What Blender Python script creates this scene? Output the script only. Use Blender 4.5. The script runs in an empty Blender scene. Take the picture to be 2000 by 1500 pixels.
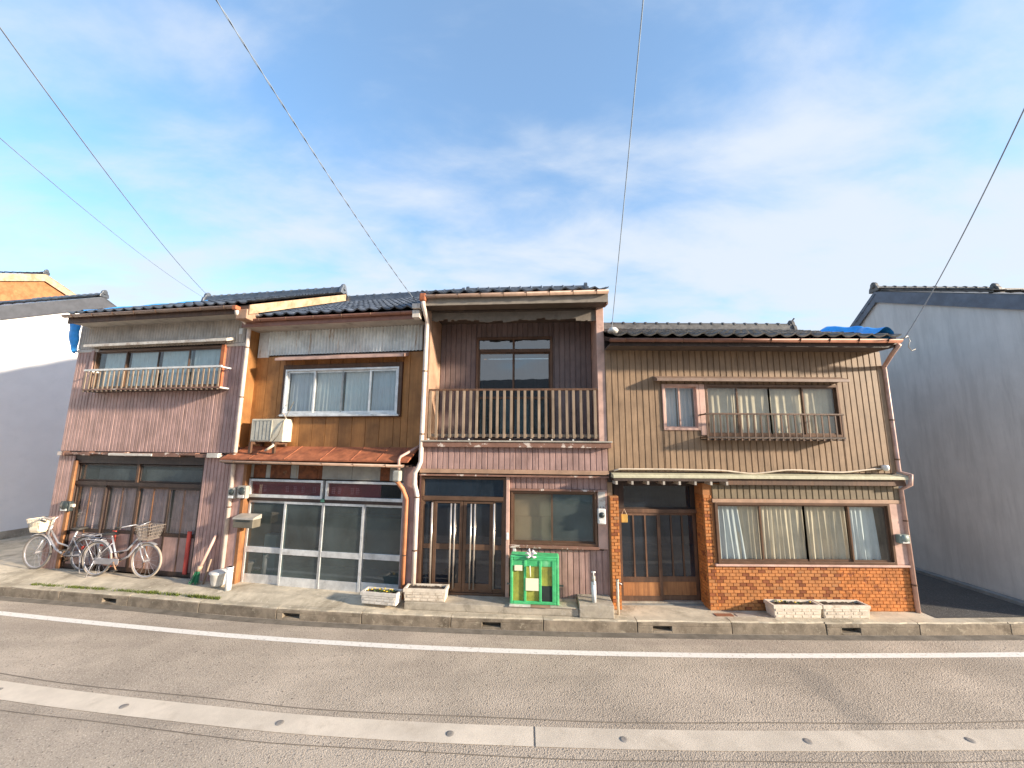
import bpy, math, random
from math import sin, cos, pi, radians, atan, atan2, sqrt
from mathutils import Vector, Matrix
random.seed(7)
R = random.Random(11)
scene = bpy.context.scene
col = scene.collection

# ------------------------------------------------------------------ camera
CAM_H = 3.388
PITCH, ROLL = atan(.152), .007
fw = Vector((0, cos(PITCH), sin(PITCH)))
r0 = Vector((1, 0, 0)); u0 = r0.cross(fw)
rt = cos(ROLL) * r0 + sin(ROLL) * u0
up = -sin(ROLL) * r0 + cos(ROLL) * u0
cd = bpy.data.cameras.new('camera')
cam = bpy.data.objects.new('camera', cd); col.objects.link(cam)
m = Matrix((rt, up, -fw)).transposed().to_4x4(); m.translation = (0, 0, CAM_H)
cam.matrix_world = m
cd.sensor_width = 36; cd.lens = 13.5; cd.clip_end = 2000; cd.clip_start = .05
scene.camera = cam

# ------------------------------------------------------------------ light
SUN_EL, SUN_AZ = radians(15), radians(70)          # azimuth measured from straight behind the camera towards the right
sdir = Vector((cos(SUN_EL) * sin(SUN_AZ), -cos(SUN_EL) * cos(SUN_AZ), sin(SUN_EL)))
sl = bpy.data.lights.new('sun', 'SUN'); sl.energy = 3.8; sl.angle = radians(3.0); sl.color = (1, .86, .68)
so = bpy.data.objects.new('sun', sl); col.objects.link(so)
so.rotation_euler = (-sdir).to_track_quat('-Z', 'Y').to_euler(); so.location = (20, -10, 20)

w = bpy.data.worlds.new('World'); scene.world = w; w.use_nodes = True
nt = w.node_tree; nt.nodes.clear()
def N(t, **k):
    n = nt.nodes.new(t)
    for a, b in k.items(): setattr(n, a, b)
    return n
def L(a, b): nt.links.new(a, b)
sky = N('ShaderNodeTexSky', sky_type='NISHITA'); sky.sun_disc = False
sky.sun_elevation = SUN_EL; sky.sun_rotation = pi - SUN_AZ
sky.air_density = 1.0; sky.dust_density = .6; sky.ozone_density = 2.0
bg = N('ShaderNodeBackground'); bg.inputs['Strength'].default_value = .15
out = N('ShaderNodeOutputWorld')
tc = N('ShaderNodeTexCoord')
sep = N('ShaderNodeSeparateXYZ'); L(tc.outputs['Generated'], sep.inputs[0])
def math_(op, a, b=None, c=None, clamp=False):
    n = N('ShaderNodeMath', operation=op); n.use_clamp = clamp
    for i, v in enumerate((a, b, c)):
        if v is None: continue
        if hasattr(v, 'links'): L(v, n.inputs[i])
        else: n.inputs[i].default_value = v
    return n.outputs[0]
zz = math_('MAXIMUM', math_('ADD', sep.outputs[2], .22), .05)
px_ = math_('DIVIDE', sep.outputs[0], zz); py_ = math_('DIVIDE', sep.outputs[1], zz)
cmb = N('ShaderNodeCombineXYZ'); L(px_, cmb.inputs[0]); L(py_, cmb.inputs[1])
mp = N('ShaderNodeMapping'); mp.inputs['Rotation'].default_value = (0, 0, radians(-38)); mp.inputs['Scale'].default_value = (.7, 1.25, 1)
mp.inputs['Location'].default_value = (3.1, 1.7, .0)
L(cmb.outputs[0], mp.inputs[0])
n1 = N('ShaderNodeTexNoise'); n1.inputs['Scale'].default_value = .8; n1.inputs['Detail'].default_value = 6; n1.inputs['Roughness'].default_value = .5; n1.inputs['Distortion'].default_value = .2
L(mp.outputs[0], n1.inputs['Vector'])
n2 = N('ShaderNodeTexNoise'); n2.inputs['Scale'].default_value = 2.9; n2.inputs['Detail'].default_value = 9; n2.inputs['Roughness'].default_value = .56; n2.inputs['Distortion'].default_value = .25
L(mp.outputs[0], n2.inputs['Vector'])
mixn = math_('ADD', math_('MULTIPLY', n1.outputs[0], .5), math_('MULTIPLY', n2.outputs[0], .5))
# a broad thin veil, thicker towards the horizon and to the right where the low sun stands
veil = math_('ADD', math_('MULTIPLY', sep.outputs[0], .055), math_('MULTIPLY', math_('MAXIMUM', math_('SUBTRACT', .62, sep.outputs[2]), -.10), .22))
lowband = N('ShaderNodeMapRange', interpolation_type='SMOOTHSTEP'); L(sep.outputs[2], lowband.inputs['Value'])
lowband.inputs['From Min'].default_value = .60; lowband.inputs['From Max'].default_value = .26; lowband.inputs['To Min'].default_value = 0; lowband.inputs['To Max'].default_value = .07
dens = math_('ADD', math_('ADD', mixn, veil), lowband.outputs[0])
rmp = N('ShaderNodeMapRange', interpolation_type='SMOOTHSTEP')
rmp.inputs['From Min'].default_value = .43; rmp.inputs['From Max'].default_value = .68; rmp.inputs['To Min'].default_value = .22; rmp.inputs['To Max'].default_value = .96
L(dens, rmp.inputs['Value'])
mx = N('ShaderNodeMixRGB'); L(rmp.outputs[0], mx.inputs[0])
hs = N('ShaderNodeHueSaturation'); hs.inputs['Saturation'].default_value = 1.25; hs.inputs['Hue'].default_value = .497; hs.inputs['Value'].default_value = 1.0
L(sky.outputs[0], hs.inputs['Color']); L(hs.outputs[0], mx.inputs[1]); mx.inputs[2].default_value = (1.92, 2.11, 2.38, 1)
L(mx.outputs[0], bg.inputs['Color']); L(bg.outputs[0], out.inputs['Surface'])

scene.view_settings.view_transform = 'Standard'; scene.view_settings.look = 'None'
scene.view_settings.exposure = 1.5; scene.view_settings.gamma = 1
scene.view_settings.use_curve_mapping = False

# ------------------------------------------------------------------ materials
def new_mat(name):
    mt = bpy.data.materials.new(name); mt.use_nodes = True
    t = mt.node_tree; b = t.nodes['Principled BSDF']
    return mt, t, b
def coords(t, scale=(1, 1, 1), world=False):
    """Object coordinates shifted by a random amount per object, so copies do not repeat."""
    tc = t.nodes.new('ShaderNodeTexCoord'); oi = t.nodes.new('ShaderNodeObjectInfo')
    mul = t.nodes.new('ShaderNodeMath'); mul.operation = 'MULTIPLY'; mul.inputs[1].default_value = 37.0
    t.links.new(oi.outputs['Random'], mul.inputs[0])
    mp = t.nodes.new('ShaderNodeMapping'); mp.inputs['Scale'].default_value = scale
    if world:
        g = t.nodes.new('ShaderNodeNewGeometry'); t.links.new(g.outputs['Position'], mp.inputs[0])
    else:
        va = t.nodes.new('ShaderNodeVectorMath'); va.operation = 'ADD'
        t.links.new(tc.outputs['Object'], va.inputs[0]); t.links.new(mul.outputs[0], va.inputs[1])
        t.links.new(va.outputs[0], mp.inputs[0])
    return mp.outputs[0], oi
def noise(t, vec, scale, detail=5, rough=.6, dist=0):
    n = t.nodes.new('ShaderNodeTexNoise'); n.inputs['Scale'].default_value = scale
    n.inputs['Detail'].default_value = detail; n.inputs['Roughness'].default_value = rough; n.inputs['Distortion'].default_value = dist
    t.links.new(vec, n.inputs['Vector']); return n.outputs[0]
def ramp(t, fac, a, b):
    n = t.nodes.new('ShaderNodeMapRange'); n.interpolation_type = 'SMOOTHSTEP'
    n.inputs['From Min'].default_value = a; n.inputs['From Max'].default_value = b
    t.links.new(fac, n.inputs['Value']); return n.outputs[0]
def mixc(t, fac, c1, c2, mode='MIX'):
    n = t.nodes.new('ShaderNodeMixRGB'); n.blend_type = mode
    for i, v in ((0, fac), (1, c1), (2, c2)):
        if isinstance(v, (int, float)): n.inputs[i].default_value = v
        elif isinstance(v, tuple): n.inputs[i].default_value = (*v, 1) if len(v) == 3 else v
        else: t.links.new(v, n.inputs[i])
    return n.outputs[0]
def M(name, c, rough=.6, metal=0, var=.18, scale=4, dirt=None, dirt_amt=(.55, .75), dirt_scale=3, streak=False,
      bump=.0, bump_scale=40, objvar=.06, spec=.4, world=False, dirt2=None, d2=(.56, .64)):
    """Weathered paint, wood, metal or stone: mottled base, stains with a shape of their own, fine relief."""
    mt, t, b = new_mat(name)
    vec, oi = coords(t, (1, 1, 1), world)
    n = noise(t, vec, scale, 6, .65)
    lo = tuple(x * (1 - var) for x in c); hi = tuple(min(1, x * (1 + var)) for x in c)
    f = ramp(t, n, .3, .7)
    cc = mixc(t, f, lo, hi)
    if dirt:
        vs, _ = coords(t, (5, 5, .55) if streak else (1, 1, 1), world)
        d = ramp(t, noise(t, vs, dirt_scale, 7, .7, .3), *dirt_amt)
        cc = mixc(t, d, cc, dirt)
    if dirt2:
        v2, _ = coords(t, (1, 1, 1), world)
        d2 = ramp(t, noise(t, v2, 9, 8, .75, .4), *d2)
        cc = mixc(t, d2, cc, dirt2)
    if objvar:
        hsv = t.nodes.new('ShaderNodeHueSaturation')
        mr = t.nodes.new('ShaderNodeMapRange'); mr.inputs['To Min'].default_value = 1 - objvar; mr.inputs['To Max'].default_value = 1 + objvar
        t.links.new(oi.outputs['Random'], mr.inputs['Value']); t.links.new(mr.outputs[0], hsv.inputs['Value'])
        t.links.new(cc, hsv.inputs['Color']); cc = hsv.outputs[0]
    t.links.new(cc, b.inputs['Base Color'])
    b.inputs['Roughness'].default_value = rough; b.inputs['Metallic'].default_value = metal
    b.inputs['Specular IOR Level'].default_value = spec
    if bump:
        vb, _ = coords(t, (1, 1, 1), world)
        nb = noise(t, vb, bump_scale, 8, .7)
        bn = t.nodes.new('ShaderNodeBump'); bn.inputs['Strength'].default_value = bump; bn.inputs['Distance'].default_value = .02
        t.links.new(nb, bn.inputs['Height']); t.links.new(bn.outputs[0], b.inputs['Normal'])
    return mt
def wood(name, c, c2, rough=.6, grain=14):
    mt, t, b = new_mat(name)
    vec, oi = coords(t, (grain, grain, .7))
    n = ramp(t, noise(t, vec, 1.4, 8, .65, .6), .3, .72)
    v2, _ = coords(t, (1, 1, 1)); n2 = ramp(t, noise(t, v2, 2.2, 5, .6), .35, .7)
    cc = mixc(t, n, c, c2); cc = mixc(t, n2, cc, mixc(t, .5, c2, tuple(x * .55 for x in c2)))
    hsv = t.nodes.new('ShaderNodeHueSaturation'); mr = t.nodes.new('ShaderNodeMapRange'); mr.inputs['To Min'].default_value = .85; mr.inputs['To Max'].default_value = 1.12
    t.links.new(oi.outputs['Random'], mr.inputs['Value']); t.links.new(mr.outputs[0], hsv.inputs['Value']); t.links.new(cc, hsv.inputs['Color'])
    t.links.new(hsv.outputs[0], b.inputs['Base Color']); b.inputs['Roughness'].default_value = rough
    bn = t.nodes.new('ShaderNodeBump'); bn.inputs['Strength'].default_value = .15; bn.inputs['Distance'].default_value = .01
    t.links.new(n, bn.inputs['Height']); t.links.new(bn.outputs[0], b.inputs['Normal'])
    return mt
def glass(name, tint=(.75, .82, .82), trans=.75, ior=1.5, rough=.015, dust_sheen=.03, dust_sheen_c=(.45, .48, .46)):
    mt = bpy.data.materials.new(name); mt.use_nodes = True; t = mt.node_tree; t.nodes.clear()
    o = t.nodes.new('ShaderNodeOutputMaterial'); g = t.nodes.new('ShaderNodeBsdfGlossy'); g.inputs['Roughness'].default_value = rough
    tr = t.nodes.new('ShaderNodeBsdfTransparent'); tr.inputs[0].default_value = (*[x * trans for x in tint], 1)
    fr = t.nodes.new('ShaderNodeFresnel')          # a thin sheet: the same reflection from both sides
    ge = t.nodes.new('ShaderNodeNewGeometry'); mi = t.nodes.new('ShaderNodeMapRange')
    mi.inputs['To Min'].default_value = ior; mi.inputs['To Max'].default_value = 1 / ior
    t.links.new(ge.outputs['Backfacing'], mi.inputs['Value']); t.links.new(mi.outputs[0], fr.inputs[0])
    tcn = t.nodes.new('ShaderNodeTexCoord'); nz = t.nodes.new('ShaderNodeTexNoise'); nz.inputs['Scale'].default_value = 2.2
    t.links.new(tcn.outputs['Object'], nz.inputs['Vector'])
    bp = t.nodes.new('ShaderNodeBump'); bp.inputs['Strength'].default_value = .05; bp.inputs['Distance'].default_value = .02
    t.links.new(nz.outputs[0], bp.inputs['Height']); t.links.new(bp.outputs[0], g.inputs['Normal'])
    ml = t.nodes.new('ShaderNodeMath'); ml.operation = 'MULTIPLY_ADD'; ml.inputs[1].default_value = 1.6; ml.inputs[2].default_value = .02
    t.links.new(fr.outputs[0], ml.inputs[0])
    mx = t.nodes.new('ShaderNodeMixShader'); t.links.new(ml.outputs[0], mx.inputs[0]); t.links.new(tr.outputs[0], mx.inputs[1]); t.links.new(g.outputs[0], mx.inputs[2])
    df = t.nodes.new('ShaderNodeBsdfDiffuse'); df.inputs[0].default_value = (*dust_sheen_c, 1); m2 = t.nodes.new('ShaderNodeMixShader')  # thin dust film whose tint also stands in for reflected light
    n3 = t.nodes.new('ShaderNodeTexNoise'); n3.inputs['Scale'].default_value = 1.3; n3.inputs['Detail'].default_value = 6; t.links.new(tcn.outputs['Object'], n3.inputs['Vector'])
    ds = t.nodes.new('ShaderNodeMapRange'); ds.inputs['From Min'].default_value = .3; ds.inputs['From Max'].default_value = .7; ds.inputs['To Min'].default_value = dust_sheen * .5; ds.inputs['To Max'].default_value = dust_sheen * 1.5
    t.links.new(n3.outputs[0], ds.inputs['Value']); t.links.new(ds.outputs[0], m2.inputs[0]); t.links.new(mx.outputs[0], m2.inputs[1]); t.links.new(df.outputs[0], m2.inputs[2])
    t.links.new(m2.outputs[0], o.inputs[0]); return mt

mt = {}
mt['pink_siding'] = M('pink_siding', (.43, .268, .235), .5, world=True, dirt=(.25, .15, .12), dirt_amt=(.45, .75), dirt2=(.17, .085, .045), d2=(.66, .74), streak=True, scale=2.5, bump=.04)
mt['mauve_siding'] = M('mauve_siding', (.375, .24, .21), .5, world=True, dirt=(.21, .13, .115), dirt_amt=(.45, .75), dirt2=(.17, .085, .045), d2=(.66, .74), streak=True, scale=2.5, bump=.04)
mt['purple_siding'] = M('purple_siding', (.20, .145, .135), .55, dirt=(.14, .10, .10), dirt_amt=(.5, .8), streak=True, scale=2.5)
mt['tan_siding'] = M('tan_siding', (.285, .188, .114), .5, world=True, dirt=(.165, .105, .06), dirt_amt=(.45, .75), dirt2=(.17, .085, .045), d2=(.66, .74), streak=True, scale=2, bump=.04)
mt['olive_siding'] = M('olive_siding', (.19, .145, .09), .55, dirt=(.14, .10, .06), streak=True)
mt['orange_board'] = wood('orange_board', (.44, .20, .06), (.32, .138, .038))
mt['brown_wood'] = wood('brown_wood', (.17, .085, .045), (.09, .045, .025))
mt['dark_wood'] = wood('dark_wood', (.07, .04, .028), (.035, .02, .015))
mt['orange_wood'] = wood('orange_wood', (.38, .17, .06), (.2, .08, .03))
mt['cream_wood'] = wood('cream_wood', (.38, .285, .2), (.28, .2, .135))
mt['salmon_board'] = M('salmon_board', (.36, .225, .15), .6, dirt=(.4, .22, .13), streak=True)
mt['white_corrugated'] = M('white_corrugated', (.72, .72, .68), .45, dirt=(.40, .22, .10), dirt_amt=(.55, .72), streak=True, dirt_scale=2.2, scale=3)
mt['grey_corrugated'] = M('grey_corrugated', (.60, .53, .46), .45, dirt=(.31, .22, .16), dirt_amt=(.52, .8), streak=True, dirt_scale=2.2)
mt['rust_metal'] = M('rust_metal', (.36, .12, .055), .75, var=.3, scale=5, dirt=(.17, .05, .03), dirt_amt=(.5, .75), bump=.15)
mt['rust_patch'] = M('rust_patch', (.17, .055, .02), .8, var=.4, scale=9, dirt=(.30, .22, .13), dirt_amt=(.58, .7), bump=.2)
mt['grey_panel'] = M('grey_panel', (.33, .31, .27), .7, dirt=(.24, .15, .08), dirt_amt=(.55, .75), streak=True)
mt['gutter_brown'] = M('gutter_brown', (.26, .18, .14), .45, dirt=(.2, .12, .08), scale=6)
mt['gutter_red'] = M('gutter_red', (.27, .125, .085), .45, dirt=(.16, .075, .05), scale=6)
mt['pipe_white'] = M('pipe_white', (.66, .56, .49), .4, dirt=(.42, .3, .22), dirt_amt=(.55, .8), streak=True)
mt['pipe_pink'] = M('pipe_pink', (.56, .36, .29), .45, dirt=(.38, .22, .16))
mt['pipe_orange'] = M('pipe_orange', (.52, .215, .105), .5, dirt=(.45, .2, .1))
mt['pvc'] = M('pvc', (.74, .75, .76), .35, dirt=(.5, .47, .42), dirt_amt=(.6, .85))
mt['white_trim'] = M('white_trim', (.62, .57, .5), .5, dirt=(.35, .25, .18), dirt_amt=(.5, .72), dirt_scale=6)
mt['peeling'] = M('peeling', (.23, .12, .085), .65, dirt=(.62, .52, .45), dirt_amt=(.56, .6), dirt_scale=3.2, scale=6, bump=.1)
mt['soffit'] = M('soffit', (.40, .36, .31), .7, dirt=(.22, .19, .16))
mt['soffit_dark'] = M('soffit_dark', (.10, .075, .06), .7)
mt['cream_barge'] = M('cream_barge', (.50, .36, .24), .6, dirt=(.36, .21, .12), dirt_amt=(.42, .7))
mt['aluminium'] = M('aluminium', (.68, .68, .67), .35, metal=.35, dirt=(.42, .4, .36), scale=5)
mt['brown_alu'] = M('brown_alu', (.145, .085, .055), .35, metal=.3)
mt['steel'] = M('steel', (.58, .52, .46), .28, metal=.7)
mt['tile'] = M('roof_tile', (.08, .092, .112), .3, var=.35, scale=7, dirt=(.14, .145, .145), dirt_amt=(.5, .8), bump=.08, objvar=.3, spec=.6)
mt['tile_wet_glint'] = M('roof_tile_wet_glint', (.075, .088, .112), .15, var=.3, scale=7, dirt=(.19, .2, .21), dirt_amt=(.5, .85), bump=.05, objvar=.25, spec=.8)  # paler base and mottling stand in for glints on sunlit tile flanks
mt['tile_dull'] = M('roof_tile_dull', (.10, .094, .088), .5, var=.35, scale=7, dirt=(.13, .12, .1), dirt_amt=(.5, .75), bump=.12, objvar=.3)
mt['tarp'] = M('blue_tarp', (.03, .34, .84), .38, scale=6, var=.2, dirt=(.12, .42, .8), dirt_amt=(.5, .8), bump=.1)
mt['interior'] = M('interior', (.20, .20, .19), .9, objvar=0)
mt['plaster_white'] = M('plaster_white', (.84, .83, .82), .7, var=.03, scale=1.2, dirt=(.77, .765, .755), dirt_amt=(.45, .9), bump=.02, bump_scale=90)
mt['plaster_grey'] = M('plaster_grey', (.60, .58, .55), .6, var=.06, scale=1.5, dirt=(.48, .465, .44), dirt_amt=(.4, .75), dirt_scale=1.0, streak=True, bump=.05, bump_scale=60)
mt['fascia_blue'] = M('fascia_blue', (.12, .135, .165), .55)
mt['fascia_grey'] = M('fascia_grey', (.07, .076, .092), .6)
mt['plaster_orange'] = M('plaster_orange', (.36, .16, .065), .75, dirt=(.26, .10, .035), dirt_amt=(.45, .7))
mt['brick_orange'] = M('brick_orange', (.46, .185, .06), .5, var=.16, scale=9, dirt=(.30, .15, .07), dirt_amt=(.5, .72), dirt_scale=2.5, bump=.06, objvar=.1)
mt['brick_dark'] = M('brick_dark', (.25, .08, .03), .45, var=.18, scale=9, bump=.06, objvar=.2)
mt['mortar'] = M('mortar', (.40, .175, .07), .85, bump=.1)
mt['concrete'] = M('concrete', (.38, .33, .26), .85, var=.25, scale=3, dirt=(.17, .15, .115), dirt_amt=(.48, .75), dirt_scale=2.4, bump=.35, bump_scale=60, dirt2=(.40, .36, .30))
mt['kerb'] = M('kerb_concrete', (.235, .19, .14), .88, var=.3, scale=4, dirt=(.11, .085, .06), dirt_amt=(.46, .72), dirt_scale=2.6, bump=.4, bump_scale=50, dirt2=(.32, .27, .2))
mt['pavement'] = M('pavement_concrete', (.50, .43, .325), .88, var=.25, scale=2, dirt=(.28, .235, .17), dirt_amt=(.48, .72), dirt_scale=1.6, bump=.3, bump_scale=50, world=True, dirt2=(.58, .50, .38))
mt['strip'] = M('strip_concrete', (.62, .535, .435), .85, var=.12, scale=1.4, dirt=(.48, .405, .32), dirt_amt=(.5, .75), dirt_scale=2.2, bump=.2, bump_scale=70, world=True)
mt['line_paint'] = M('line_paint', (.78, .74, .68), .7, var=.08, scale=30, dirt=(.40, .34, .28), dirt_amt=(.54, .70), dirt_scale=16, world=True)
mt['soil'] = M('soil', (.07, .05, .035), .95, bump=.5, bump_scale=60)
mt['planter'] = M('planter_plastic', (.62, .54, .44), .65, var=.15, scale=8, dirt=(.33, .26, .18), dirt_amt=(.5, .75), dirt_scale=6, bump=.1)
mt['planter_white'] = M('planter_white', (.66, .61, .54), .6, var=.1, scale=8, dirt=(.42, .36, .28), dirt_amt=(.52, .8), dirt_scale=6, bump=.1)
mt['leaf'] = M('leaf', (.07, .12, .03), .6, var=.4, scale=9)
mt['petal'] = M('petal', (.75, .5, .05), .6)
mt['moss'] = M('moss', (.10, .13, .02), .9, var=.4, scale=20, dirt=(.2, .2, .05))
mt['plastic_grey'] = M('plastic_grey', (.42, .38, .32), .45, dirt=(.28, .25, .2))
mt['plastic_dark'] = M('plastic_dark', (.035, .045, .045), .4)
mt['plastic_white'] = M('plastic_white', (.72, .70, .66), .4, dirt=(.5, .45, .38), dirt_amt=(.55, .8))
mt['ac_cream'] = M('ac_cream', (.60, .54, .42), .5, dirt=(.42, .36, .26))
mt['ac_grille'] = M('ac_grille', (.38, .37, .32), .5, dirt=(.28, .26, .22))
mt['meter_green'] = M('meter_green', (.22, .26, .23), .45)
mt['mail_grey'] = M('mail_grey', (.17, .15, .115), .45, metal=.2, dirt=(.18, .15, .11))
mt['cable'] = M('cable', (.055, .06, .075), .6)
mt['cable_light'] = M('cable_light', (.24, .29, .36), .6)
mt['cable_pale'] = M('cable_pale', (.34, .42, .52), .6)
mt['wire_cream'] = M('wire_cream', (.58, .48, .37), .55)
mt['cornice'] = M('cornice_paint', (.50, .47, .33), .55, dirt=(.27, .24, .15), dirt_amt=(.5, .75), dirt_scale=4, streak=False)
mt['curtain_white'] = M('curtain_white', (.72, .74, .72), .9, var=.05)
mt['curtain_teal'] = M('curtain_teal', (.66, .74, .74), .9, var=.1)
mt['curtain_beige'] = M('curtain_beige', (.74, .60, .43), .9, var=.1)
mt['curtain_pink'] = M('curtain_pink', (.60, .40, .37), .9, var=.2)
mt['curtain_lace'] = M('curtain_lace', (.60, .63, .66), .9, var=.05)
mt['blind'] = M('blind', (.55, .49, .40), .8, var=.05)
mt['maroon'] = M('maroon_film', (.17, .012, .018), .5, var=.2)
mt['faint_print'] = M('faint_print', (.30, .10, .12), .6)
mt['green_frame'] = M('green_frame', (.07, .45, .17), .45, var=.15, scale=8, dirt=(.22, .6, .3), dirt_amt=(.55, .75))
mt['green_net'] = M('green_net', (.38, .40, .07), .6, var=.25, scale=6, dirt=(.2, .3, .08), dirt_amt=(.5, .7), bump=.3, bump_scale=120)
mt['net_black'] = M('net_black', (.02, .03, .028), .6)
mt['paper'] = M('paper', (.78, .75, .55), .8, var=.05)
mt['ribbon'] = M('ribbon', (.75, .68, .68), .7)
mt['bike_silver'] = M('bike_silver', (.42, .41, .43), .3, metal=.4, dirt=(.33, .29, .25))
mt['bike_dark'] = M('bike_dark', (.05, .045, .04), .6)
mt['bike_tyre'] = M('bike_tyre', (.16, .145, .13), .8)
mt['tyre_pale'] = M('tyre_pale', (.34, .29, .24), .75)
mt['bike_rust'] = M('bike_rust', (.34, .2, .12), .6)
mt['basket_mesh'] = M('basket_mesh', (.26, .22, .19), .5, metal=.3)
mt['basket_cream'] = M('basket_cream', (.74, .65, .5), .5)
mt['broom_green'] = M('broom_green', (.02, .16, .075), .7, var=.3)
mt['broom_pole'] = M('broom_pole', (.60, .38, .31), .5)
mt['red_matte'] = M('red_matte', (.42, .06, .045), .8)
mt['nozzle_metal'] = M('nozzle_metal', (.30, .27, .24), .6, metal=.2)
mt['seam'] = M('road_seam', (.21, .175, .14), .9)
mt['plate_red'] = M('plate_red', (.26, .11, .06), .7)
t_ = mt['green_net'].node_tree; mt['green_net'].node_tree.nodes['Principled BSDF'].inputs['Alpha'].default_value = .72
G_dark = glass('glass_dark', (.55, .72, .75), .6, dust_sheen=.14, dust_sheen_c=(.34, .43, .43))  # pale diffuse tint paints in the brightness of street reflections
G_clear = glass('glass_clear', (.9, .95, .95), .9)
G_navy = glass('glass_navy', (.35, .5, .7), .4, dust_sheen=.06, dust_sheen_c=(.22, .32, .46))
G_mirror = glass('glass_upper', (.5, .6, .62), .45, ior=2.1)

def asphalt(name, base, speck, world=True):
    m_, t, b = new_mat(name)
    vec, _ = coords(t, (1, 1, 1), True)
    fine = noise(t, vec, 42, 4, .75)
    vo = t.nodes.new('ShaderNodeTexVoronoi'); vo.inputs['Scale'].default_value = 60; t.links.new(vec, vo.inputs['Vector'])
    big = ramp(t, noise(t, vec, .55, 6, .6, .4), .3, .7)
    mid = ramp(t, noise(t, vec, 3.5, 6, .65), .3, .7)
    c = mixc(t, big, tuple(x * .76 for x in base), tuple(x * 1.18 for x in base))
    c = mixc(t, mixc(t, .22, (0, 0, 0), mid), c, tuple(x * .6 for x in base))
    sp = ramp(t, fine, .52, .66)
    c = mixc(t, sp, c, speck)
    dk = ramp(t, vo.outputs['Distance'], .7, 1.0)
    c = mixc(t, dk, c, tuple(x * .32 for x in base))
    # long faint wheel tracks that run with the road
    tv, _ = coords(t, (.12, 1.6, 1), True)
    tr = ramp(t, noise(t, tv, 1.1, 4, .6, .2), .42, .7)
    c = mixc(t, mixc(t, .42, (0, 0, 0), tr), c, tuple(x * .62 for x in base))
    if name == 'asphalt':
        # an old smooth patch crossing the lane: a band round the line (4.15,6.55)-(4.5,5.15)
        g = t.nodes.new('ShaderNodeNewGeometry'); sx = t.nodes.new('ShaderNodeSeparateXYZ'); t.links.new(g.outputs['Position'], sx.inputs[0])
        def mm(op, a, bb):
            n = t.nodes.new('ShaderNodeMath'); n.operation = op
            for i, v in enumerate((a, bb)):
                if isinstance(v, (int, float)): n.inputs[i].default_value = v
                else: t.links.new(v, n.inputs[i])
            return n.outputs[0]
        wob = mm('MULTIPLY', mm('SUBTRACT', noise(t, vec, 2.2, 5, .6), .5), .5)
        off = mm('ABSOLUTE', mm('ADD', mm('SUBTRACT', sx.outputs[0], mm('MULTIPLY_ADD' if False else 'ADD', mm('MULTIPLY', sx.outputs[1], .02), 4.28)), wob), 0)
        band = mm('SUBTRACT', 1.0, ramp(t, off, .10, .24))
        lim = mm('MULTIPLY', ramp(t, sx.outputs[1], 4.95, 5.3), mm('SUBTRACT', 1.0, ramp(t, sx.outputs[1], 6.3, 6.7)))
        c = mixc(t, mm('MULTIPLY', mm('MULTIPLY', band, lim), .30), c, (.16, .145, .13))
    t.links.new(c, b.inputs['Base Color']); b.inputs['Roughness'].default_value = .85; b.inputs['Specular IOR Level'].default_value = .3
    bn = t.nodes.new('ShaderNodeBump'); bn.inputs['Strength'].default_value = .55; bn.inputs['Distance'].default_value = .012
    ad = t.nodes.new('ShaderNodeMath'); ad.operation = 'ADD'; t.links.new(fine, ad.inputs[0]); t.links.new(vo.outputs['Distance'], ad.inputs[1])
    t.links.new(ad.outputs[0], bn.inputs['Height']); t.links.new(bn.outputs[0], b.inputs['Normal'])
    return m_
mt['asphalt'] = asphalt('asphalt', (.46, .382, .305), (.64, .55, .45))
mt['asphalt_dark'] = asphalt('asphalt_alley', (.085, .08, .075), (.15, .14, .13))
mt['earth'] = M('earth', (.2, .17, .13), .95, scale=.5, world=True)

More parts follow.
